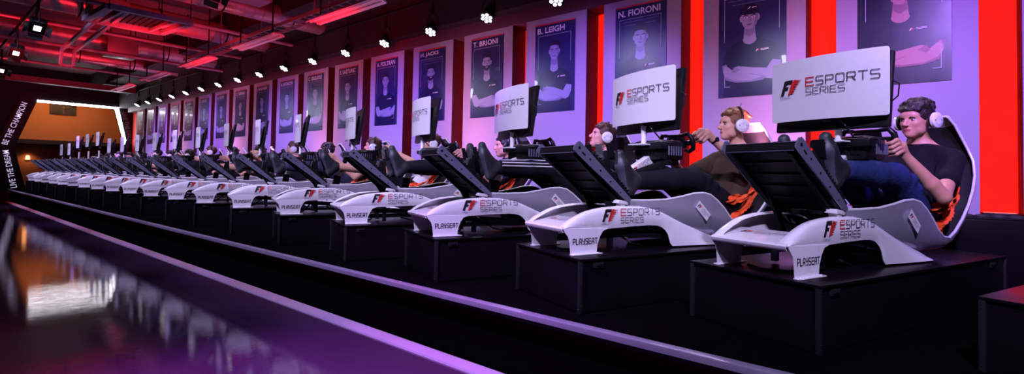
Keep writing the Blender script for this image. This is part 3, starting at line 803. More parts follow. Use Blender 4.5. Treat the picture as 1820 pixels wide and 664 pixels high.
mb = MB()   # kerb between the floor and the stage front
mb.grid([[Vector((x, y, z)) for y in (-4, 10, 26)] for x, z in ((2.135, .0), (2.14, .012), (2.245, .014), (2.25, .0))]); struct(mb.obj('trim_1', mat('pale_floor_strip', (.50, .46, .62), .42, .3, noise=.08, nscale=3), None, 0))
STG = mat('black_stage_carpet', (.0022, .002, .0025), .9, spec=.0, noise=.3, nscale=20, bump=.3, bscale=150)
mb = MB(); mb.box((3.90, 11, .1875), (3.28, 30, .375)); st = mb.obj('stage_platform', STG, None, 0); st['kind'] = 'structure'
mb = MB(); mb.box((3.85, 11, .394), (3.38, 30, .036)); s2 = mb.obj('stage_deck', STG, None, 0); s2['kind'] = 'structure'
mb = MB(); mb.box((2.150, 11, .4020), (.022, 30, .030), None, .003); mb.box((2.166, 11, .4155), (.05, 30, .006), None, .002)
for k in range(14): mb.box((2.158, -3 + 2 * k + .6, .4025), (.030, .004, .033))
o = mb.obj('trim_2', mat('stage_edge_metal', (.42, .38, .52), .35, .6, noise=.1), None, 30); struct(o)
# red light line tucked under the stage lip
REDTAPE = mat('red_led_tape', (.5, .01, .01), .5, emit=(1, .02, .01), es=8)
mb = MB(); mb.box((2.214, 11, .360), (.006, 28, .034)); struct(mb.obj('tape_shield', BLACK, None, 0))  # added shield strip, hides the light line and its floor reflection
mb = MB(); mb.box((2.238, 11, .371), (.012, 28, .006)); tag(mb.obj('led_strip', REDTAPE, None, 0), 'thin red light strip tucked under the lip of the stage', 'light strip')

# rear ledge
mb = MB(); mb.box((4.97, 11, .66), (.42, 30, .49), None, .004)
mb.box((4.80, 11, .905), (.05, 30, .03), None, .004); struct(mb.obj('wall_ledge', BOXM, None, 30))
mb = MB()
for k in range(260): mb.ell((4.80 + .01 * (k % 2), -.9 + k * .086, .925), (.028, .048, .018), None, 8)
tag(mb.obj('cable_bundle', RUBBER, None, 60), 'thick black corrugated cable run along the ledge behind the simulators', 'cable')

# long wall: red recess behind, panels in front
RECESS = mat('red_recess_paint', (.55, .012, .012), .55, noise=.04)
DARKW = mat('dark_wall_paint', (.010, .005, .008), .7, noise=.2)
mb = MB(); mb.box((5.50, 11, 2.2), (.1, 27, 4.4)); struct(mb.obj('wall_right', RECESS, None, 0))
HEAD = mat('maroon_header', (.10, .03, .06), .6, noise=.1)
mb = MB(); mb.box((5.30, 10.9, 3.245), (.28, 22.9, .17), None, .004); struct(mb.obj('trim_3', HEAD, None, 30))
mb = MB(); mb.box((5.22, 10.9, 3.88), (.44, 26, 1.10)); mb.box((4.6, 10.9, 4.15), (.9, 26, .5)); struct(mb.obj('wall_header', DARKW, None, 0))

PANM = mat('matte_panel', (.44, .38, .52), .6, spec=.2, noise=.03, nscale=4)
PANS = mat('shaded_panel_edge', (.10, .02, .035), .6)  # maroon stands in for shaded sides that only red light reaches
NAVY = mat('navy_poster_print', (.026, .028, .115), .30, noise=.1, nscale=3, coat=.15)
PBLACK = mat('near_black_poster_print', (.010, .008, .030), .30, coat=.2)
PSK = mat('printed_grey_skin', (.30, .31, .50), .35); PSK2 = mat('printed_grey_skin_shadow', (.19, .20, .36), .35)
PSKW = mat('printed_warm_skin', (.46, .20, .22), .35); PSKW2 = mat('printed_warm_skin_shadow', (.24, .09, .12), .35)
PSH = mat('printed_navy_shirt', (.012, .014, .065), .32, noise=.2, nscale=4); PHR = mat('printed_dark_hair', (.018, .016, .05), .35)
PLN = mat('printed_pale_line', (.45, .46, .62), .35); PRED = mat('red_poster_stripe', (.75, .03, .04), .4); PWH = mat('white_poster_lettering', (.85, .85, .92), .4)
PY0, PSTEP, PX = .150, 1.1475, 5.16
NAMES = [None, None, 'N. FIORONI', 'B. LEIGH', 'T. BRIONI', 'H. JACKS', 'A. FOLTRAN', 'S. SALTUNC', 'C. GIGLIOLI', 'M. ANTONCON', 'J. BOLINGER', 'C. TURNALI', 'A. ROSSI', 'C. ALUNS', 'L. NORIN', 'P. CANON', 'J. BENIN', 'D. LUNT', 'M. OSTRI']
def blob(cx, cy, rx, ry, n=20, a0=0, a1=2 * PI, pw=1.0):
    return [(cx + rx * math.copysign(abs(math.cos(a)) ** pw, math.cos(a)), cy + ry * math.copysign(abs(math.sin(a)) ** pw, math.sin(a))) for a in np.linspace(a0, a1, n, endpoint=(a1 - a0 < 6))]
def portrait(mb, M0, v, W=.605, H=1.127):
    """head, shirt and folded arms in flat printed tones; x right, y up, origin at the sheet's lower left. mats:
    0 skin 1 shadow 2 shirt 3 hair 4 line 5 white 6 red"""
    z = [0.0]
    r = random.Random(v * 13 + 1)
    def F(poly, mi):
        z[0] += .00022; mb.mi = mi
        mb._f([mb.bm.verts.new(M0 @ Vector((x, y, z[0]))) for x, y in poly])
    cx = W * (.50 + r.uniform(-.03, .03)); hy = H * .665 + r.uniform(-.015, .02); s = r.uniform(.96, 1.04); cap = v == 1
    if v % 3 == 2 or v in (1, 2):
        for o in (.085, .125):
            F([(o, H * .84 - (o - .085)), (W - o, H * .84 - (o - .085)), (W - o, H * .835 - (o - .085)), (o, H * .835 - (o - .085))], 1)
    # torso
    F([(.045, 0), (W - .045, 0), (W - .06, .20), (W - .035, .30), (W - .050, .40), (W - .085, .475), (cx + .085, .555), (cx + .06, .575), (cx - .06, .575), (cx - .085, .555), (.085, .475), (.050, .40), (.035, .30), (.06, .20)], 2)
    # neck
    F([(cx - .052, .60), (cx - .058, .555)] + [(cx + .062 * math.cos(a), .553 + .052 * math.sin(a)) for a in np.linspace(PI, 2 * PI, 12)] + [(cx + .058, .555), (cx + .052, .60), (cx + .045, .68), (cx - .045, .68)], 0)
    F([(cx - .045, .605), (cx, .575), (cx + .045, .605), (cx + .045, .66), (cx - .045, .66)], 1)
    # ears, face
    for q in (-1, 1): F(blob(cx + q * .076 * s, hy - .005, .014, .030, 12), 0)
    F([(cx - .072 * s, hy + .05), (cx - .073 * s, hy - .03), (cx - .058 * s, hy - .075), (cx - .028, hy - .106), (cx, hy - .112), (cx + .028, hy - .106), (cx + .058 * s, hy - .075), (cx + .073 * s, hy - .03), (cx + .072 * s, hy + .05), (cx + .045, hy + .098), (cx, hy + .106), (cx - .045, hy + .098)], 0)
    F([(cx + .030, hy + .07), (cx + .072 * s, hy + .045), (cx + .072 * s, hy - .03), (cx + .055 * s, hy - .078), (cx + .028, hy - .106), (cx + .044, hy - .04), (cx + .052, hy)], 1)
    # hair
    if cap:
        F(blob(cx, hy + .052, .088, .085, 16, 0, PI) + [(cx - .088, hy + .040), (cx - .05, hy + .030), (cx + .05, hy + .030), (cx + .088, hy + .040)], 3)
        F([(cx - .02, hy + .085), (cx + .0, hy + .105), (cx + .01, hy + .105), (cx - .01, hy + .085)], 5); F([(cx + .02, hy + .09), (cx + .06, hy + .095), (cx + .06, hy + .10), (cx + .02, hy + .098)], 5)
    else:
        k = [.04, .03, .055, .02][v % 4]; e = r.uniform(.02, .045)
        F([(cx - .083 * s, hy + .015), (cx - .072 * s, hy + .02), (cx - .066, hy + .062), (cx - .03, hy + .078 - e * .2), (cx + .02, hy + .070), (cx + .060, hy + .058), (cx + .072 * s, hy + .02), (cx + .083 * s, hy + .015), (cx + .088 * s, hy + .07), (cx + .07, hy + .105 + k * .6), (cx + .02, hy + .115 + k), (cx - .04, hy + .112 + k * .9), (cx - .078, hy + .095), (cx - .088 * s, hy + .06)], 3)
    # brows, eyes, nose, mouth
    for q in (-1, 1):
        F([(cx + q * .014, hy + .020), (cx + q * .036, hy + .030), (cx + q * .058, hy + .022), (cx + q * .056, hy + .015), (cx + q * .036, hy + .020), (cx + q * .015, hy + .012)], 3)
        F(blob(cx + q * .034, hy + .002, .016, .0065, 10), 5 if v < 3 else 1); F(blob(cx + q * .034, hy + .002, .0065, .0065, 8), 3)
    F([(cx - .004, hy + .005), (cx + .008, hy + .004), (cx + .018, hy - .034), (cx + .004, hy - .042), (cx - .014, hy - .037), (cx + .002, hy - .032)], 1)
    F(blob(cx, hy - .066, .027, .009, 12), 1); F([(cx - .028, hy - .066), (cx, hy - .064), (cx + .028, hy - .066), (cx, hy - .0685)], 3)
    if v == 4 or v == 5:
        F([(cx - .070, hy - .03), (cx - .055, hy - .045), (cx - .035, hy - .050), (cx, hy - .046), (cx + .035, hy - .050), (cx + .055, hy - .045), (cx + .070, hy - .03), (cx + .060, hy - .080), (cx + .028, hy - .112), (cx, hy - .118), (cx - .028, hy - .112), (cx - .060, hy - .080)], 3)
        F(blob(cx, hy - .067, .024, .009, 12), 0)
    # folded arms: mirrored for some, one arm raised for some
    mx = (lambda p: [(W - x, y) for x, y in p]) if v % 2 else (lambda p: p)
    up = .0 if v % 4 != 3 else .03
    F(mx([(.040, .315), (.115, .330), (.135, .300), (.165, .255), (.30, .275 + up), (.42, .300 + up), (.455, .290), (.47, .262), (.43, .235), (.33, .215), (.20, .165), (.12, .150), (.075, .175), (.045, .245)]), 0)
    F(mx([(.16, .175), (.30, .215), (.42, .235), (.50, .262), (.53, .330), (W - .035, .315), (W - .050, .235), (.53, .170), (.44, .140), (.30, .135), (.20, .145)]), 1)
    F(mx([(.20, .178), (.33, .220), (.45, .245), (.515, .300), (.545, .315), (.560, .250), (.52, .190), (.44, .155), (.30, .150)]), 0)
    for i in range(4): F(mx([(.400 + .013 * i, .262 + up - i * .008), (.455 + .006 * i, .296 + up - i * .012), (.462 + .006 * i, .288 + up - i * .012), (.406 + .013 * i, .256 + up - i * .008)]), 1)
    # chest mark and sleeve hems
    lx, ly = cx + .055, .425; F([(lx, ly), (lx + .010, ly), (lx + .022, ly + .020), (lx + .012, ly + .020)], 5); F([(lx + .014, ly), (lx + .022, ly), (lx + .034, ly + .020), (lx + .026, ly + .020)], 6)
    for yy in (.004, .013): F([(lx + .045, ly + yy), (lx + .115, ly + yy + .002), (lx + .115, ly + yy + .007), (lx + .045, ly + yy + .005)], 5)
    # bracket lines
    t = .005; T = H * .865
    def L(x0, y0, x1, y1): F([(min(x0, x1), min(y0, y1)), (max(x0, x1), min(y0, y1)), (max(x0, x1), max(y0, y1)), (min(x0, x1), max(y0, y1))], 4)
    L(.055, T, W - .055, T - t); L(.055, T, .055 + t, T - .43); L(W - .055, T, W - .055 - t, T - .36)
    q = v % 2
    if q: L(.060, .10, .060 + t, .29); L(.060, .10, .115, .10 + t)
    else: L(W - .060, .10, W - .060 - t, .29); L(W - .060, .10, W - .115, .10 + t)
WORDS = {0: 'near-black portrait poster of a person with folded warm-toned arms, rightmost on the wall', 1: 'navy portrait poster of a person in a dark cap, behind the nearest logo board',
         2: 'navy portrait poster with large white name, above the second logo board from the right', 3: 'navy portrait poster of a short-haired person, fourth on the wall from the right',
         4: 'navy portrait poster of a dark-bearded smiling person, fifth from the right'}
for i in range(-1, 19):
    cy = PY0 + PSTEP * i
    y0, y1 = cy - .458, cy + .458
    if i < 0: y0 = cy - .458; 
    mb = MB(); mb.box((5.30, (y0 + y1) / 2, 2.035), (.28, y1 - y0, 2.25), None, .004)
    for f in mb.bm.faces:
        f.normal_update(); f.material_index = 1 if abs(f.normal.y) > .6 else 0
    lab = 'tall pale wall panel behind the %s portrait poster from the right' % ORD[i] if i >= 0 else 'tall pale wall panel without poster in view at the right edge of the photo'
    tag(mb.obj('wall_panel', [PANM, PANS], None, 30), lab, 'wall panel', 'tall pale panels along the long wall')
    if i < 0: continue
    W, H = .605, 1.127; z0 = 1.953
    # thin sheet; x axis of the sheet runs to -Y as seen from the room
    mb = MB(); mb.box((PX - .004, cy, z0 + H / 2), (.008, W, H), None, .001)
    ps = mb.obj('portrait_poster', PBLACK if i == 0 else NAVY, None, 0)
    lab = WORDS.get(i, 'navy portrait poster with red top line, %s on the wall counted from the right' % ORD[i])
    tag(ps, lab, 'poster', 'portrait posters along the wall')
    M = frame((PX - .0085, cy + W / 2, z0), (0, -1, 0), (0, 0, 1))
    mb = MB(); portrait(mb, M, i)
    mb.obj('portrait', [PSKW, PSKW2, PBLACK, PHR, PLN, PWH, PRED] if i == 0 else [PSK, PSK2, PSH, PHR, PLN, PWH, PRED], ps, 0)
    mb = MB(); mb.prism([(0, H - .016), (W, H - .016), (W, H), (0, H)], M, .001); mb.obj('stripe', PRED, ps, 0)
    if NAMES[i]:
        mb = MB(); wd = min(.50, .052 * len(NAMES[i])); Mt = frame((PX - .0092, cy + W / 2 - .035, z0 + H * .893), (0, -1, 0), (0, 0, 1)); add_text(mb, NAMES[i], Mt, .074, wd, bold=.02); mb.obj('name_lettering', PWH, ps, 0)
# red light columns between the panels
for i in range(-1, 18):
    cy = PY0 + PSTEP * (i + .5) - (0 if i >= 0 else 0)
    k = max(0, i + 1); es = [.80, .80, .76, .70, .55, .45, .36, .3, .26, .24][k] if k < 10 else .22  # emission lowered along the row, imitating the oblique view into the recesses
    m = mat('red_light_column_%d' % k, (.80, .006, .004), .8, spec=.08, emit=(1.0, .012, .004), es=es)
    mb = MB(); pts = [(5.44 - .012 * math.sin(a), cy + .116 * math.cos(a)) for a in np.linspace(0, PI, 9)]
    mb.grid([[Vector((x, y, z)) for z in (.93, 3.15)] for x, y in pts])
    c = mb.obj('light_column', m, None, 80, solid=.004)
    lab = ('glowing red column recessed left of the %s wall panel from the right' % ORD[i + 1]) if i >= -1 else ''
    tag(c, lab, 'light column', 'red light columns between the wall panels')
    mb = MB(); mb.box((5.28, cy, .922), (.06, .20, .03), None, .005); mb.mi = 1; mb.box((5.28, cy, .938), (.04, .18, .004))
    b = mb.obj('base_light', [BLACK, REDTAPE], c, 30)

# ------------------------------------------------------------------ LED wash lamps above the posters
LENS = mat('white_lamp_lens', (.9, .9, 1), .3, emit=(.92, .90, 1.0), es=3.0)
def make_wash():
    t = thing('wash_light', '', 'stage light', (0, 0, 0), 0, 'round wash lights above the posters')
    n = Vector((-.52, -.12, -.85)).normalized(); q = n.to_track_quat('Z', 'Y')
    def P(x, y, z): return q @ Vector((x, y, z))
    mb = MB(); mb.tube([P(0, 0, -.20), P(0, 0, -.17), P(0, 0, -.05), P(0, 0, 0), P(0, 0, .012)], [.045, .065, .075, .098, .100], 20)
    mb.mi = 1
    hb = mb.obj('lamp_head', [BLACKM, BLACK], t, 40)
    mb = MB()
    for k in range(7):
        r_, a = (0, 0) if k == 0 else (.060, k * PI / 3)
        c = P(r_ * math.cos(a), r_ * math.sin(a), .011); mb.tube([c, c + n * .006], [.025, .023], 12)
    mb.obj('lens', LENS, hb, 40)
    mb = MB()
    ax = P(1, 0, 0) if abs(P(1, 0, 0).y) > abs(P(0, 1, 0).y) else P(0, 1, 0)
    yk = Vector((0, 1, 0)); pts = [Vector((0, -.115, 0)) + P(0, 0, -.08), Vector((0, -.12, .12)) + P(0, 0, -.08), Vector((0, -.06, .20)) + P(0, 0, -.08), Vector((0, .06, .20)) + P(0, 0, -.08), Vector((0, .12, .12)) + P(0, 0, -.08), Vector((0, .115, 0)) + P(0, 0, -.08)]
    mb.tube(pts, .010, 8); mb.obj('yoke', BLACKM, t, 40)
    mb = MB(); top = Vector((0, 0, .20)) + P(0, 0, -.08); mb.tube([top, top + Vector((0, 0, .30))], .018, 8); mb.box(top + Vector((0, 0, .05)), (.06, .05, .08), None, .006); mb.obj('hanger', BLACKM, t, 40)
    return t
wl = make_wash(); index_kids()
for i in range(0, 19):
    loc = (4.96, .05 + 1.132 * i, 3.27); lab = 'round wash light glowing above the %s poster from the right' % ORD[i]
    if i == 0: wl.location = loc; wl['label'] = lab
    else: dup(wl, loc, 0, lab)
mb = MB(); mb.tube([(5.0, -1, 3.76), (5.0, 22, 3.76)], .024, 10); tag(mb.obj('lighting_bar', BLACKM, None, 60), 'long black steel tube the round wash lights hang from', 'lighting bar')

# ------------------------------------------------------------------ far end: wall, arch, room beyond
BW = mat('black_wall_paint', (.012, .009, .014), .6, noise=.2)
def ring(mb, outer, inner, y0, y1):
    n = len(outer)
    O0 = [mb.bm.verts.new((x, y0, z)) for x, z in outer]; I0 = [mb.bm.verts.new((x, y0, z)) for x, z in inner]
    O1 = [mb.bm.verts.new((x, y1, z)) for x, z in outer]; I1 = [mb.bm.verts.new((x, y1, z)) for x, z in inner]
    for i in range(n):
        k = (i + 1) % n
        mb._f((O0[i], O0[k], I0[k], I0[i])); mb._f((O1[k], O1[i], I1[i], I1[k])); mb._f((O0[k], O0[i], O1[i], O1[k])); mb._f((I0[i], I0[k], I1[k], I1[i]))
inner = [(2.62, .42), (2.31, 1.74), (2.80, 3.31), (4.90, 3.31), (5.30, 1.74), (5.02, .42)]
outer = [(2.20, .0), (1.86, 1.74), (2.48, 3.62), (5.12, 3.62), (5.44, 1.74), (5.40, .0)]
mb = MB(); ring(mb, outer, inner, 22.88, 23.15); arch = mb.obj('entrance_arch', BLACK, None, 0); tag(arch, 'black six-sided entrance arch with white slogans at the far end', 'arch')
mb = MB()
def arch_text(txt, p0, p1, h, off):
    p0 = Vector((p0[0], 22.875, p0[1])); p1 = Vector((p1[0], 22.875, p1[1])); d = (p1 - p0).normalized(); up = d.cross(Vector((0, 1, 0))); up = -up if up.x > 0 and d.z > 0 else up
    up = Vector((0, -1, 0)).cross(d); M = frame(p0 + up * off, d, up); add_text(mb, txt, M, h, (p1 - p0).length, bold=.012)
arch_text('LIVE THE DREAM', (2.40, .45), (2.165, 1.66), .15, -.02)
mb.obj('slogan_lettering', mat('lit_white_lettering', (.8, .8, .85), .5, emit=(.75, .65, 1), es=.45), arch, 0)
mb = MB(); arch_text('BE THE CHAMPION', (2.13, 1.82), (2.56, 3.22), .15, -.02)
mb.obj('slogan_lettering', mat('lit_white_lettering', (.8, .8, .85), .5, emit=(.75, .65, 1), es=.45), arch, 0)
mb = MB(); arch_text('LIVE THE DREAM', (5.36, 1.80), (5.12, 3.20), .13, -.15) if False else None
pA, pB = Vector((5.10, 22.875, 3.18)), Vector((5.36, 22.875, 2.02)); d = (pB - pA).normalized(); add_text(mb, 'LIVE THE DREAM', frame(pA, d, Vector((0, -1, 0)).cross(d)), .13, (pB - pA).length, bold=.012)
mb.obj('slogan_lettering', mat('dim_lettering', (.18, .12, .2), .6), arch, 0, label='dim grey lettering on the right leg')
LEDW = mat('white_led_band', (.9, .9, .95), .4, emit=(.95, .90, 1.0), es=14.0)
mb = MB(); mb.beam((2.80, 22.865, 3.325), (4.92, 22.865, 3.325), .02, .075, .003); mb.obj('top_light_band', LEDW, arch, 0)
mb = MB(); 
mb.prism([(4.86, 3.36), (4.99, 3.36), (5.28, 2.02), (5.20, 2.02)], Matrix(((1, 0, 0, 0), (0, 0, 1, 22.85), (0, 1, 0, 0), (0, 0, 0, 1))), .03); mb.obj('side_light_band', LEDW, arch, 0)
mb = MB(); hole = [(2.22, .0), (1.90, 1.74), (2.50, 3.60), (5.10, 3.60), (5.42, 1.74), (5.38, .0)]
ring(mb, [(-6.0, -.1), (-6.0, 1.74), (-6.0, 4.4), (5.6, 4.4), (5.6, 1.74), (5.6, -.1)], hole, 22.95, 23.10); struct(mb.obj('wall_back', BW, None, 0))
ORW = mat('orange_lobby_wall', (.55, .22, .07), .7, noise=.08, nscale=2)
mb = MB(); mb.box((4, 25.5, 3.3), (6, .1, 2.4)); struct(mb.obj('wall_lobby', ORW, None, 0))
mb = MB(); mb.box((4, 25.35, 2.06), (6, .4, .14)); mb.box((4, 25.3, 4.45), (8, 4.6, .1)); struct(mb.obj('trim_4', BW, None, 0))
mb = MB(); mb.box((4, 26.3, 1.0), (6, .1, 2.0)); struct(mb.obj('wall_foyer', mat('brown_foyer_wall', (.16, .06, .03), .7, noise=.3, nscale=2), None, 0))
mb = MB(); mb.box((4, 24.7, .36), (6, 3.4, .1)); struct(mb.obj('floor_lobby', mat('foyer_floor', (.05, .03, .03), .4), None, 0))
mb = MB(); mb.box((3.85, 25.42, 3.34), (.75, .10, .42), None, .01); g = mb.obj('air_vent', mat('dark_grille', (.05, .035, .02), .5, .3), None, 30); tag(g, 'dark rectangular double vent high on the orange wall', 'vent')
mb = MB()
for x in (3.67, 4.03):
    for k in range(7): mb.box((x, 25.362, 3.19 + k * .05), (.30, .012, .022))
mb.obj('louvre', BLACK, g, 0)
mb = MB(); mb.box((3.85, 25.36, 3.34), (.04, .02, .40)); mb.obj('mullion', mat('vent_bar', (.10, .05, .02), .5), g, 0)
mb = MB(); mb.tube([(3.02, 26.2, 1.55), (3.02, 26.2, 1.40)], [.05, .07], 12); mb.box((3.02, 26.23, 1.50), (.05, .04, .10)); tag(mb.obj('wall_lamp', mat('warm_lamp_glass', (1, .6, .3), .4, emit=(1, .42, .15), es=3.0), None, 40), 'small warm glowing lamp in the foyer beyond the arch', 'lamp')

# ------------------------------------------------------------------ ceiling
mb = MB(); mb.box((0, 10.9, 4.47), (12, 30, .1)); struct(mb.obj('ceiling', mat('ceiling_slab', (.13, .05, .055), .7, noise=.25, nscale=1.5), None, 0))
mb = MB(); mb.box((-6.0, 10.9, 2.2), (.1, 30, 4.5)); struct(mb.obj('wall_left', BW, None, 0))
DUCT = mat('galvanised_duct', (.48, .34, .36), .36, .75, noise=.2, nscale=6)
def duct(name, y, z, r, x0, x1, label, seg=.16):
    mb = MB(); pts = []; rs = []; x = x0
    while x < x1: pts += [(x, y, z), (x + seg - .012, y, z), (x + seg - .010, y, z), (x + seg - .002, y, z)]; rs += [r, r, r * 1.04, r * 1.04]; x += seg
    mb.tube(pts, rs, 20); o = mb.obj(name, DUCT, None, 30); tag(o, label, 'duct', 'round ducts crossing under the ceiling')
    x = x0 + .3
    while x < x1 - .2:
        mb = MB(); mb.tube([(x, y, z - r), (x, y, 4.42)], .008, 6); mb.tube([(x, y + r * 1.06 * math.cos(a), z + r * 1.06 * math.sin(a)) for a in np.linspace(0, 2 * PI, 17)], .012, 6, False); x += 1.15
        mb.obj('hanger', BLACKM, o, 30)
duct('ventilation_duct', 8.9, 3.92, .17, 1.8, 5.0, 'nearest thick ribbed metal duct lit red, crossing high over the row')
duct('ventilation_duct', 11.2, 3.95, .20, .4, 5.0, 'second ribbed metal duct lit red, behind the nearest one')
duct('ventilation_duct', 14.1, 3.95, .24, .2, 5.0, 'third ribbed metal duct from the camera, ending above the suspended frame')
duct('ventilation_duct', 16.8, 4.02, .18, .2, 5.0, 'farthest ribbed metal duct, dark red, near the far wall')
for y, z, x0, lab in ((10.0, 3.72, 1.6, 'thin steel pipe running just behind the nearest duct'), (12.4, 3.78, .6, 'thin steel pipe between the second and third ducts'), (13.5, 3.60, .6, 'thin red-lit pipe below the third duct'), (18.2, 3.9, -.5, 'dark bluish pipe crossing near the far wall')):
    mb = MB(); mb.tube([(x0, y, z), (5.0, y, z)], .035, 10); tag(mb.obj('ceiling_pipe', mat('painted_pipe', (.30, .22, .30), .4, .3, noise=.2), None, 40), lab, 'pipe', 'thin pipes crossing under the ceiling')
for y, z, h, lab in ((20.9, 3.78, .16, 'far dark red ceiling beam in front of the entrance arch'), (15.6, 4.24, .30, 'deep ceiling beam between the third and farthest ducts'), (7.6, 4.24, .30, 'nearest deep ceiling beam above the first duct')):
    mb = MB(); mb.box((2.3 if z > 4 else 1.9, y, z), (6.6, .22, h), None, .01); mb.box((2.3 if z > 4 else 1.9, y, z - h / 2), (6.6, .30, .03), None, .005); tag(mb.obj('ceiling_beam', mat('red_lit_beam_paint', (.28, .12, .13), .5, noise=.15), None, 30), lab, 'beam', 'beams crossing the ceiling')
# cable tray and box units
mb = MB()
for x in (3.98, 4.22): mb.box((x, 9, 3.62), (.012, 8, .06))
for k in range(40): mb.box((4.10, 5.05 + .2 * k, 3.60), (.24, .02, .012))
for k in range(5):
    for x in (3.98, 4.22): mb.box((x, 5.5 + k * 1.8, 4.03), (.014, .014, .80))
tag(mb.obj('cable_tray', mat('steel_tray', (.35, .3, .33), .4, .7), None, 0), 'long steel cable tray hanging above the row of batten lights', 'cable tray')
for x, y, z, sx, sy, sz, lab in ((3.35, 8.2, 3.98, .60, .45, .34, 'boxy fan unit in line with the nearest duct'), (2.2, 11.0, 3.86, .5, .5, .36, 'boxy fan unit on the second duct'), (3.0, 13.8, 3.80, .55, .5, .40, 'boxy fan unit in front of the third duct')):
    mb = MB(); mb.box((x, y, z), (sx, sy, sz), None, .012)
    for k in range(5): mb.box((x - sx / 2 - .004, y, z - sz * .3 + k * sz * .15), (.01, sy * .8, .012))
    f = mb.obj('fan_unit', DUCT, None, 30); tag(f, lab, 'fan unit', 'boxy fan units on the ducts')
    mb = MB()
    for dx in (-.4, .4):
        for dy in (-.4, .4): mb.tube([(x + dx * sx, y + dy * sy, z + sz / 2 - .01), (x + dx * sx, y + dy * sy, 4.42)], .008, 6)
    mb.obj('hanger_rod', BLACKM, f, 30)
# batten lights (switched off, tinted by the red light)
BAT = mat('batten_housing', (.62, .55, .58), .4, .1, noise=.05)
def make_batten():
    t = thing('batten_light', '', 'ceiling light', (0, 0, 0), 0, 'long batten lights hanging above the simulators')
    mb = MB(); mb.prism([(-.11, .0), (-.085, .035), (.085, .035), (.11, .0), (.10, .0), (.04, .022), (-.04, .022), (-.10, .0)], Matrix(((1, 0, 0, 0), (0, 0, 1, -.80), (0, 1, 0, 0), (0, 0, 0, 1))), 1.60); mb.box((0, 0, .048), (.09, 1.5, .03), None, .004)
    mb.obj('housing', BAT, t, 30)
    for x in (-.055, .055):
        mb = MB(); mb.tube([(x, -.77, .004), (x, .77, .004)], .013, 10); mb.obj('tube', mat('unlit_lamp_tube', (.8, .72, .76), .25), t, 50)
    for y in (-.6, .6):
        mb = MB(); mb.tube([(0, y, .055), (0, y, 1.10)], .012, 8); mb.box((0, y, .075), (.05, .05, .03), None, .004); mb.obj('drop_rod', BLACKM, t, 30)
    return t
bt = make_batten(); index_kids()
for k in range(5):
    loc = (3.72, 6.05 + 2.66 * k, 3.29); lab = ['nearest', 'second', 'third', 'fourth', 'farthest'][k] + ' long red-lit batten light hanging over the row of simulators'
    if k == 0: bt.location = loc; bt['label'] = lab
    else: dup(bt, loc, 0, lab)
# suspended frame
FRM = mat('purple_lit_frame', (.26, .20, .28), .45, .2, noise=.15)  # pale frame with the purple light put into its base colour
mb = MB(); A_, B_, C_, D_ = [Vector(p) for p in ((1.72, 8.55, 3.34), (2.68, 8.50, 3.34), (2.60, 9.55, 3.34), (1.66, 9.60, 3.34))]
for p, q in ((A_, B_), (B_, C_), (C_, D_), (D_, A_)): mb.beam(p, q, .09, .07, .004)
for f in (.18, .82): mb.beam(A_.lerp(B_, f), D_.lerp(C_, f), .04, .05, .003)
sf = mb.obj('suspended_frame', FRM, None, 30); tag(sf, 'purple-lit rectangular metal frame hanging below the ducts', 'frame')
mb = MB(); c = (A_ + C_) / 2; mb.box(c + Vector((0, 0, .05)), (.62, .86, .03), None, .004)
for k in range(8): mb.box(c + Vector((-.27 + .078 * k, 0, .03)), (.02, .82, .02))
mb.obj('dark_panel', BLACKM, sf, 30)
mb = MB()
for f in (0.02, .22):
    a = D_.lerp(C_, f); b = Vector((a.x + .22, 12.9, 3.42)); mb.beam(A_.lerp(B_, f), b, .05, .06, .004); mb.beam(b, b + Vector((0, .1, -.28)), .05, .06, .004)
e0 = D_.lerp(C_, .02); e1 = D_.lerp(C_, .22); mb.beam(Vector((e0.x + .22, 13.0, 3.14)), Vector((e1.x + .22, 13.0, 3.14)), .05, .05, .004)
mb.obj('rail_arm', FRM, sf, 30)
mb = MB()
for p in (A_, B_, C_, D_): mb.tube([p, (p.x, p.y, 4.42)], .007, 6)
mb.obj('hanger_rod', BLACKM, sf, 30)
# stage flood lights on the left bar
BRT = mat('lit_barn_door', (.8, .8, .85), .3, emit=(.9, .88, 1), es=3.5)
def make_flood():
    t = thing('stage_flood', '', 'stage light', (0, 0, 0), 0, 'square stage lights hanging at the upper left')
    q = Euler((-.85, .12, 0)).to_quaternion()
    mb = MB(); mb.box((0, 0, 0), (.20, .20, .16), q, .02); mb.box(q @ Vector((0, 0, .10)), (.16, .16, .06), q, .02); mb.obj('housing', BLACKM, t, 30)
    mb = MB(); mb.box(q @ Vector((0, 0, -.083)), (.085, .085, .006), q, .002); mb.obj('lens', LENS, t, 0)
    for k in range(4):
        a = k * PI / 2; dx, dy = math.cos(a), math.sin(a); q2 = q @ Euler((-.6 * dy, .6 * dx, a)).to_quaternion()
        mb = MB(); mb.box(q @ Vector((dx * .13, dy * .13, -.11)), (.085, .17, .004), q @ Euler((0, 0, a)).to_quaternion() @ Euler((0, .9, 0)).to_quaternion()); mb.obj('barn_door', BLACKM, t, 0)
    mb = MB(); mb.tube([(0, -.16, 0), (0, -.17, .18), (0, 0, .25), (0, .17, .18), (0, .16, 0)], .011, 8); mb.tube([(0, 0, .25), (0, 0, .42)], .02, 8); mb.obj('yoke', BLACKM, t, 40)
    return t
sfl = make_flood(); index_kids()
for k, (x, y, z, lab) in enumerate(((1.24, 10.4, 3.28, 'square stage light with lit flaps, upper of the left cluster'), (1.27, 12.9, 3.26, 'square stage light, middle of the upper left cluster'), (1.30, 15.4, 3.24, 'square stage light, lowest at the left edge of the photo'), (2.45, 7.0, 3.42, 'square stage light cut by the top edge beside the suspended frame'))):
    if k == 0: sfl.location = (x, y, z); sfl['label'] = lab
    else: dup(sfl, (x, y, z), 0, lab)
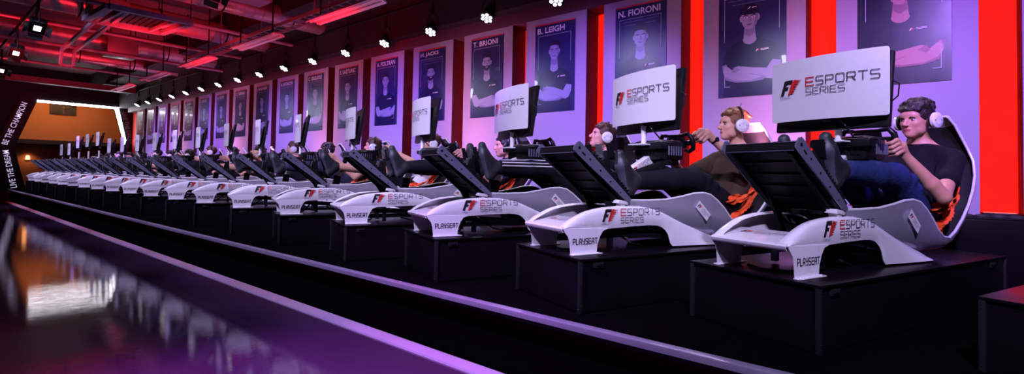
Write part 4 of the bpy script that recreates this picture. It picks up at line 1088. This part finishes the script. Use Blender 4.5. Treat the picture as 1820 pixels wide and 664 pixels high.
mb = MB(); mb.tube([(1.27, 8, 3.70), (1.27, 20, 3.70)], .024, 10); mb.tube([(1.27, 8.4, 3.7), (1.27, 8.4, 4.42)], .012, 8); mb.tube([(1.27, 19, 3.7), (1.27, 19, 4.42)], .012, 8); mb.tube([(2.45, 6.0, 3.84), (2.45, 8.2, 3.84)], .02, 8); tag(mb.obj('lighting_bar', BLACKM, None, 60), 'black lighting bar carrying the square stage lights at the upper left', 'lighting bar')
# ------------------------------------------------------------------ light
def spot(loc, tgt, energy, color, ang=60, blend=1.0, r=.06, name='spot_lamp'):
    l = bpy.data.lights.new(name, 'SPOT'); l.energy = energy; l.color = color; l.spot_size = math.radians(ang); l.spot_blend = blend; l.shadow_soft_size = r
    o = bpy.data.objects.new(name, l); COL.objects.link(o); o.location = loc
    o.rotation_euler = (Vector(tgt) - Vector(loc)).to_track_quat('-Z', 'Y').to_euler(); return o
def area(loc, tgt, energy, color, sx, sy, name='area_lamp', spread=180):
    l = bpy.data.lights.new(name, 'AREA'); l.energy = energy; l.color = color; l.shape = 'RECTANGLE'; l.size = sx; l.size_y = sy; l.spread = math.radians(spread)
    o = bpy.data.objects.new(name, l); COL.objects.link(o); o.location = loc
    o.rotation_euler = (Vector(tgt) - Vector(loc)).to_track_quat('-Z', 'Y').to_euler(); return o
KEY = (.64, .55, 1.0); VIO = (.38, .15, 1.0); PNK = (1.0, .30, .62); RED = (1, .015, .03); BLU = (.16, .10, 1.0)
# key light over the heads of the audience side, one lamp per pair of simulators
for y in (.2, 2.6, 5.0, 7.6, 10.4, 13.4, 16.6, 19.8):
    spot((-.4, y - .9, 3.9), (3.2, y, 1.0), 800, KEY, 58, 1, .10)
# violet wash on the wall
for y in (-.2, 3.2, 6.8, 10.6, 14.6, 18.6):
    spot((2.0, y - .4, 3.3), (5.2, y, 1.4), 560, VIO, 62, 1, .12)
# pink light low behind the seats, up the panels
for y in (1, 5, 9, 13, 17):
    area((4.76, y, .95), (5.16, y, 1.45), 24, PNK, .06, 3.6, spread=120)
# red on the ceiling and on the undersides of the battens
for x, y, z, tx, ty, e in ((3.0, 6.2, 2.5, 3.9, 7.2, 150), (2.2, 9.0, 2.7, 3.0, 10.2, 150), (3.2, 10.6, 2.5, 3.4, 11.8, 120), (1.2, 12.0, 2.7, 1.8, 13.4, 120), (3.2, 14.8, 2.6, 3.2, 16.0, 110), (1.4, 17.0, 2.8, 1.8, 18.6, 90)):
    spot((x, y, z), (tx, ty, 4.3), e, RED, 125, 1, .04)
# added unseen spots, set to mirror as glare on the glossy posters
for (x, y, z), (ty, tz), e in (((2.5, 1.55, 2.80), (1.02, 2.25), 30), ((2.5, 3.7, 3.10), (2.45, 2.42), 34), ((2.5, 5.9, 2.90), (3.9, 2.3), 26), ((2.5, 7.6, 2.9), (5.05, 2.3), 26), ((2.5, 13.3, 2.9), (9.2, 2.3), 26), ((2.5, 14.6, 2.9), (10.3, 2.4), 26)):
    spot((x, y, z), (5.16, ty, tz), e * 1.6, (.66, .66, 1), 20, 1, .10)
# the wash lamps over the posters throw light back over heads and seats
for i in range(0, 19):
    y = .05 + 1.132 * i; spot((4.93, y - .02, 3.18), (4.93 - .52 * 2, y - .30, 3.18 - .85 * 2), 40, (.86, .80, 1.0), 95, 1, .05)
# purple pool on the floor and blue line along the stage foot
spot((1.3, 3.4, 3.6), (1.0, 2.1, 0), 950, (.66, .12, .95), 60, 1, .1)
spot((.2, .2, 3.6), (1.5, 2.6, 0), 420, (.50, .2, 1.0), 48, 1, .1)
spot((1.2, 9.5, 3.8), (2.2, 7.5, 0), 40, BLU, 30, 1, .1)
spot((1.2, 15, 3.8), (2.2, 14, 0), 50, BLU, 80, 1, .1)
for y in (1.5, 3.5, 6, 9, 13): spot((1.2, y, 3.6), (2.18, y, .1), 150, (.42, .30, 1.0), 20, 1, .05)
# lobby
area((4.0, 23.7, 3.9), (4, 25.4, 3.0), 46, (1, .46, .20), 3.5, .5)
spot((3.02, 25.9, 1.6), (3.02, 26.3, 1.1), 14, (1, .4, .15), 120, 1, .03)
w = bpy.data.worlds.new('world'); SC.world = w; w.use_nodes = True; w.node_tree.nodes['Background'].inputs[0].default_value = (.02, .008, .03, 1); w.node_tree.nodes['Background'].inputs[1].default_value = .15

# ------------------------------------------------------------------ camera
yaw, pitch, roll = .8811, .0280, .0184
F = Vector((math.sin(yaw) * math.cos(pitch), math.cos(yaw) * math.cos(pitch), math.sin(pitch)))
R = Vector((math.cos(yaw), -math.sin(yaw), 0)); U = R.cross(F)
R2 = R * math.cos(roll) + U * math.sin(roll); U2 = -R * math.sin(roll) + U * math.cos(roll)
cd = bpy.data.cameras.new('camera'); cam = bpy.data.objects.new('camera', cd); COL.objects.link(cam); SC.camera = cam
cam.matrix_world = Matrix.Translation((0, 0, 1.155)) @ Matrix((R2, U2, -F)).transposed().to_4x4()
cd.sensor_width = 36; cd.lens = 894.3 * 36 / 1820; cd.shift_y = (285.5 - 332) / 1820; cd.clip_start = .05; cd.clip_end = 200
SC.view_settings.view_transform = 'Standard'; SC.view_settings.look = 'None'; SC.view_settings.gamma = 1; SC.view_settings.exposure = 0.35
SC.view_settings.use_curve_mapping = False
SC.cycles.max_bounces = 6; SC.cycles.diffuse_bounces = 3; SC.cycles.glossy_bounces = 4
SC.cycles.sample_clamp_indirect = 4.0
SC.cycles.use_denoising = True
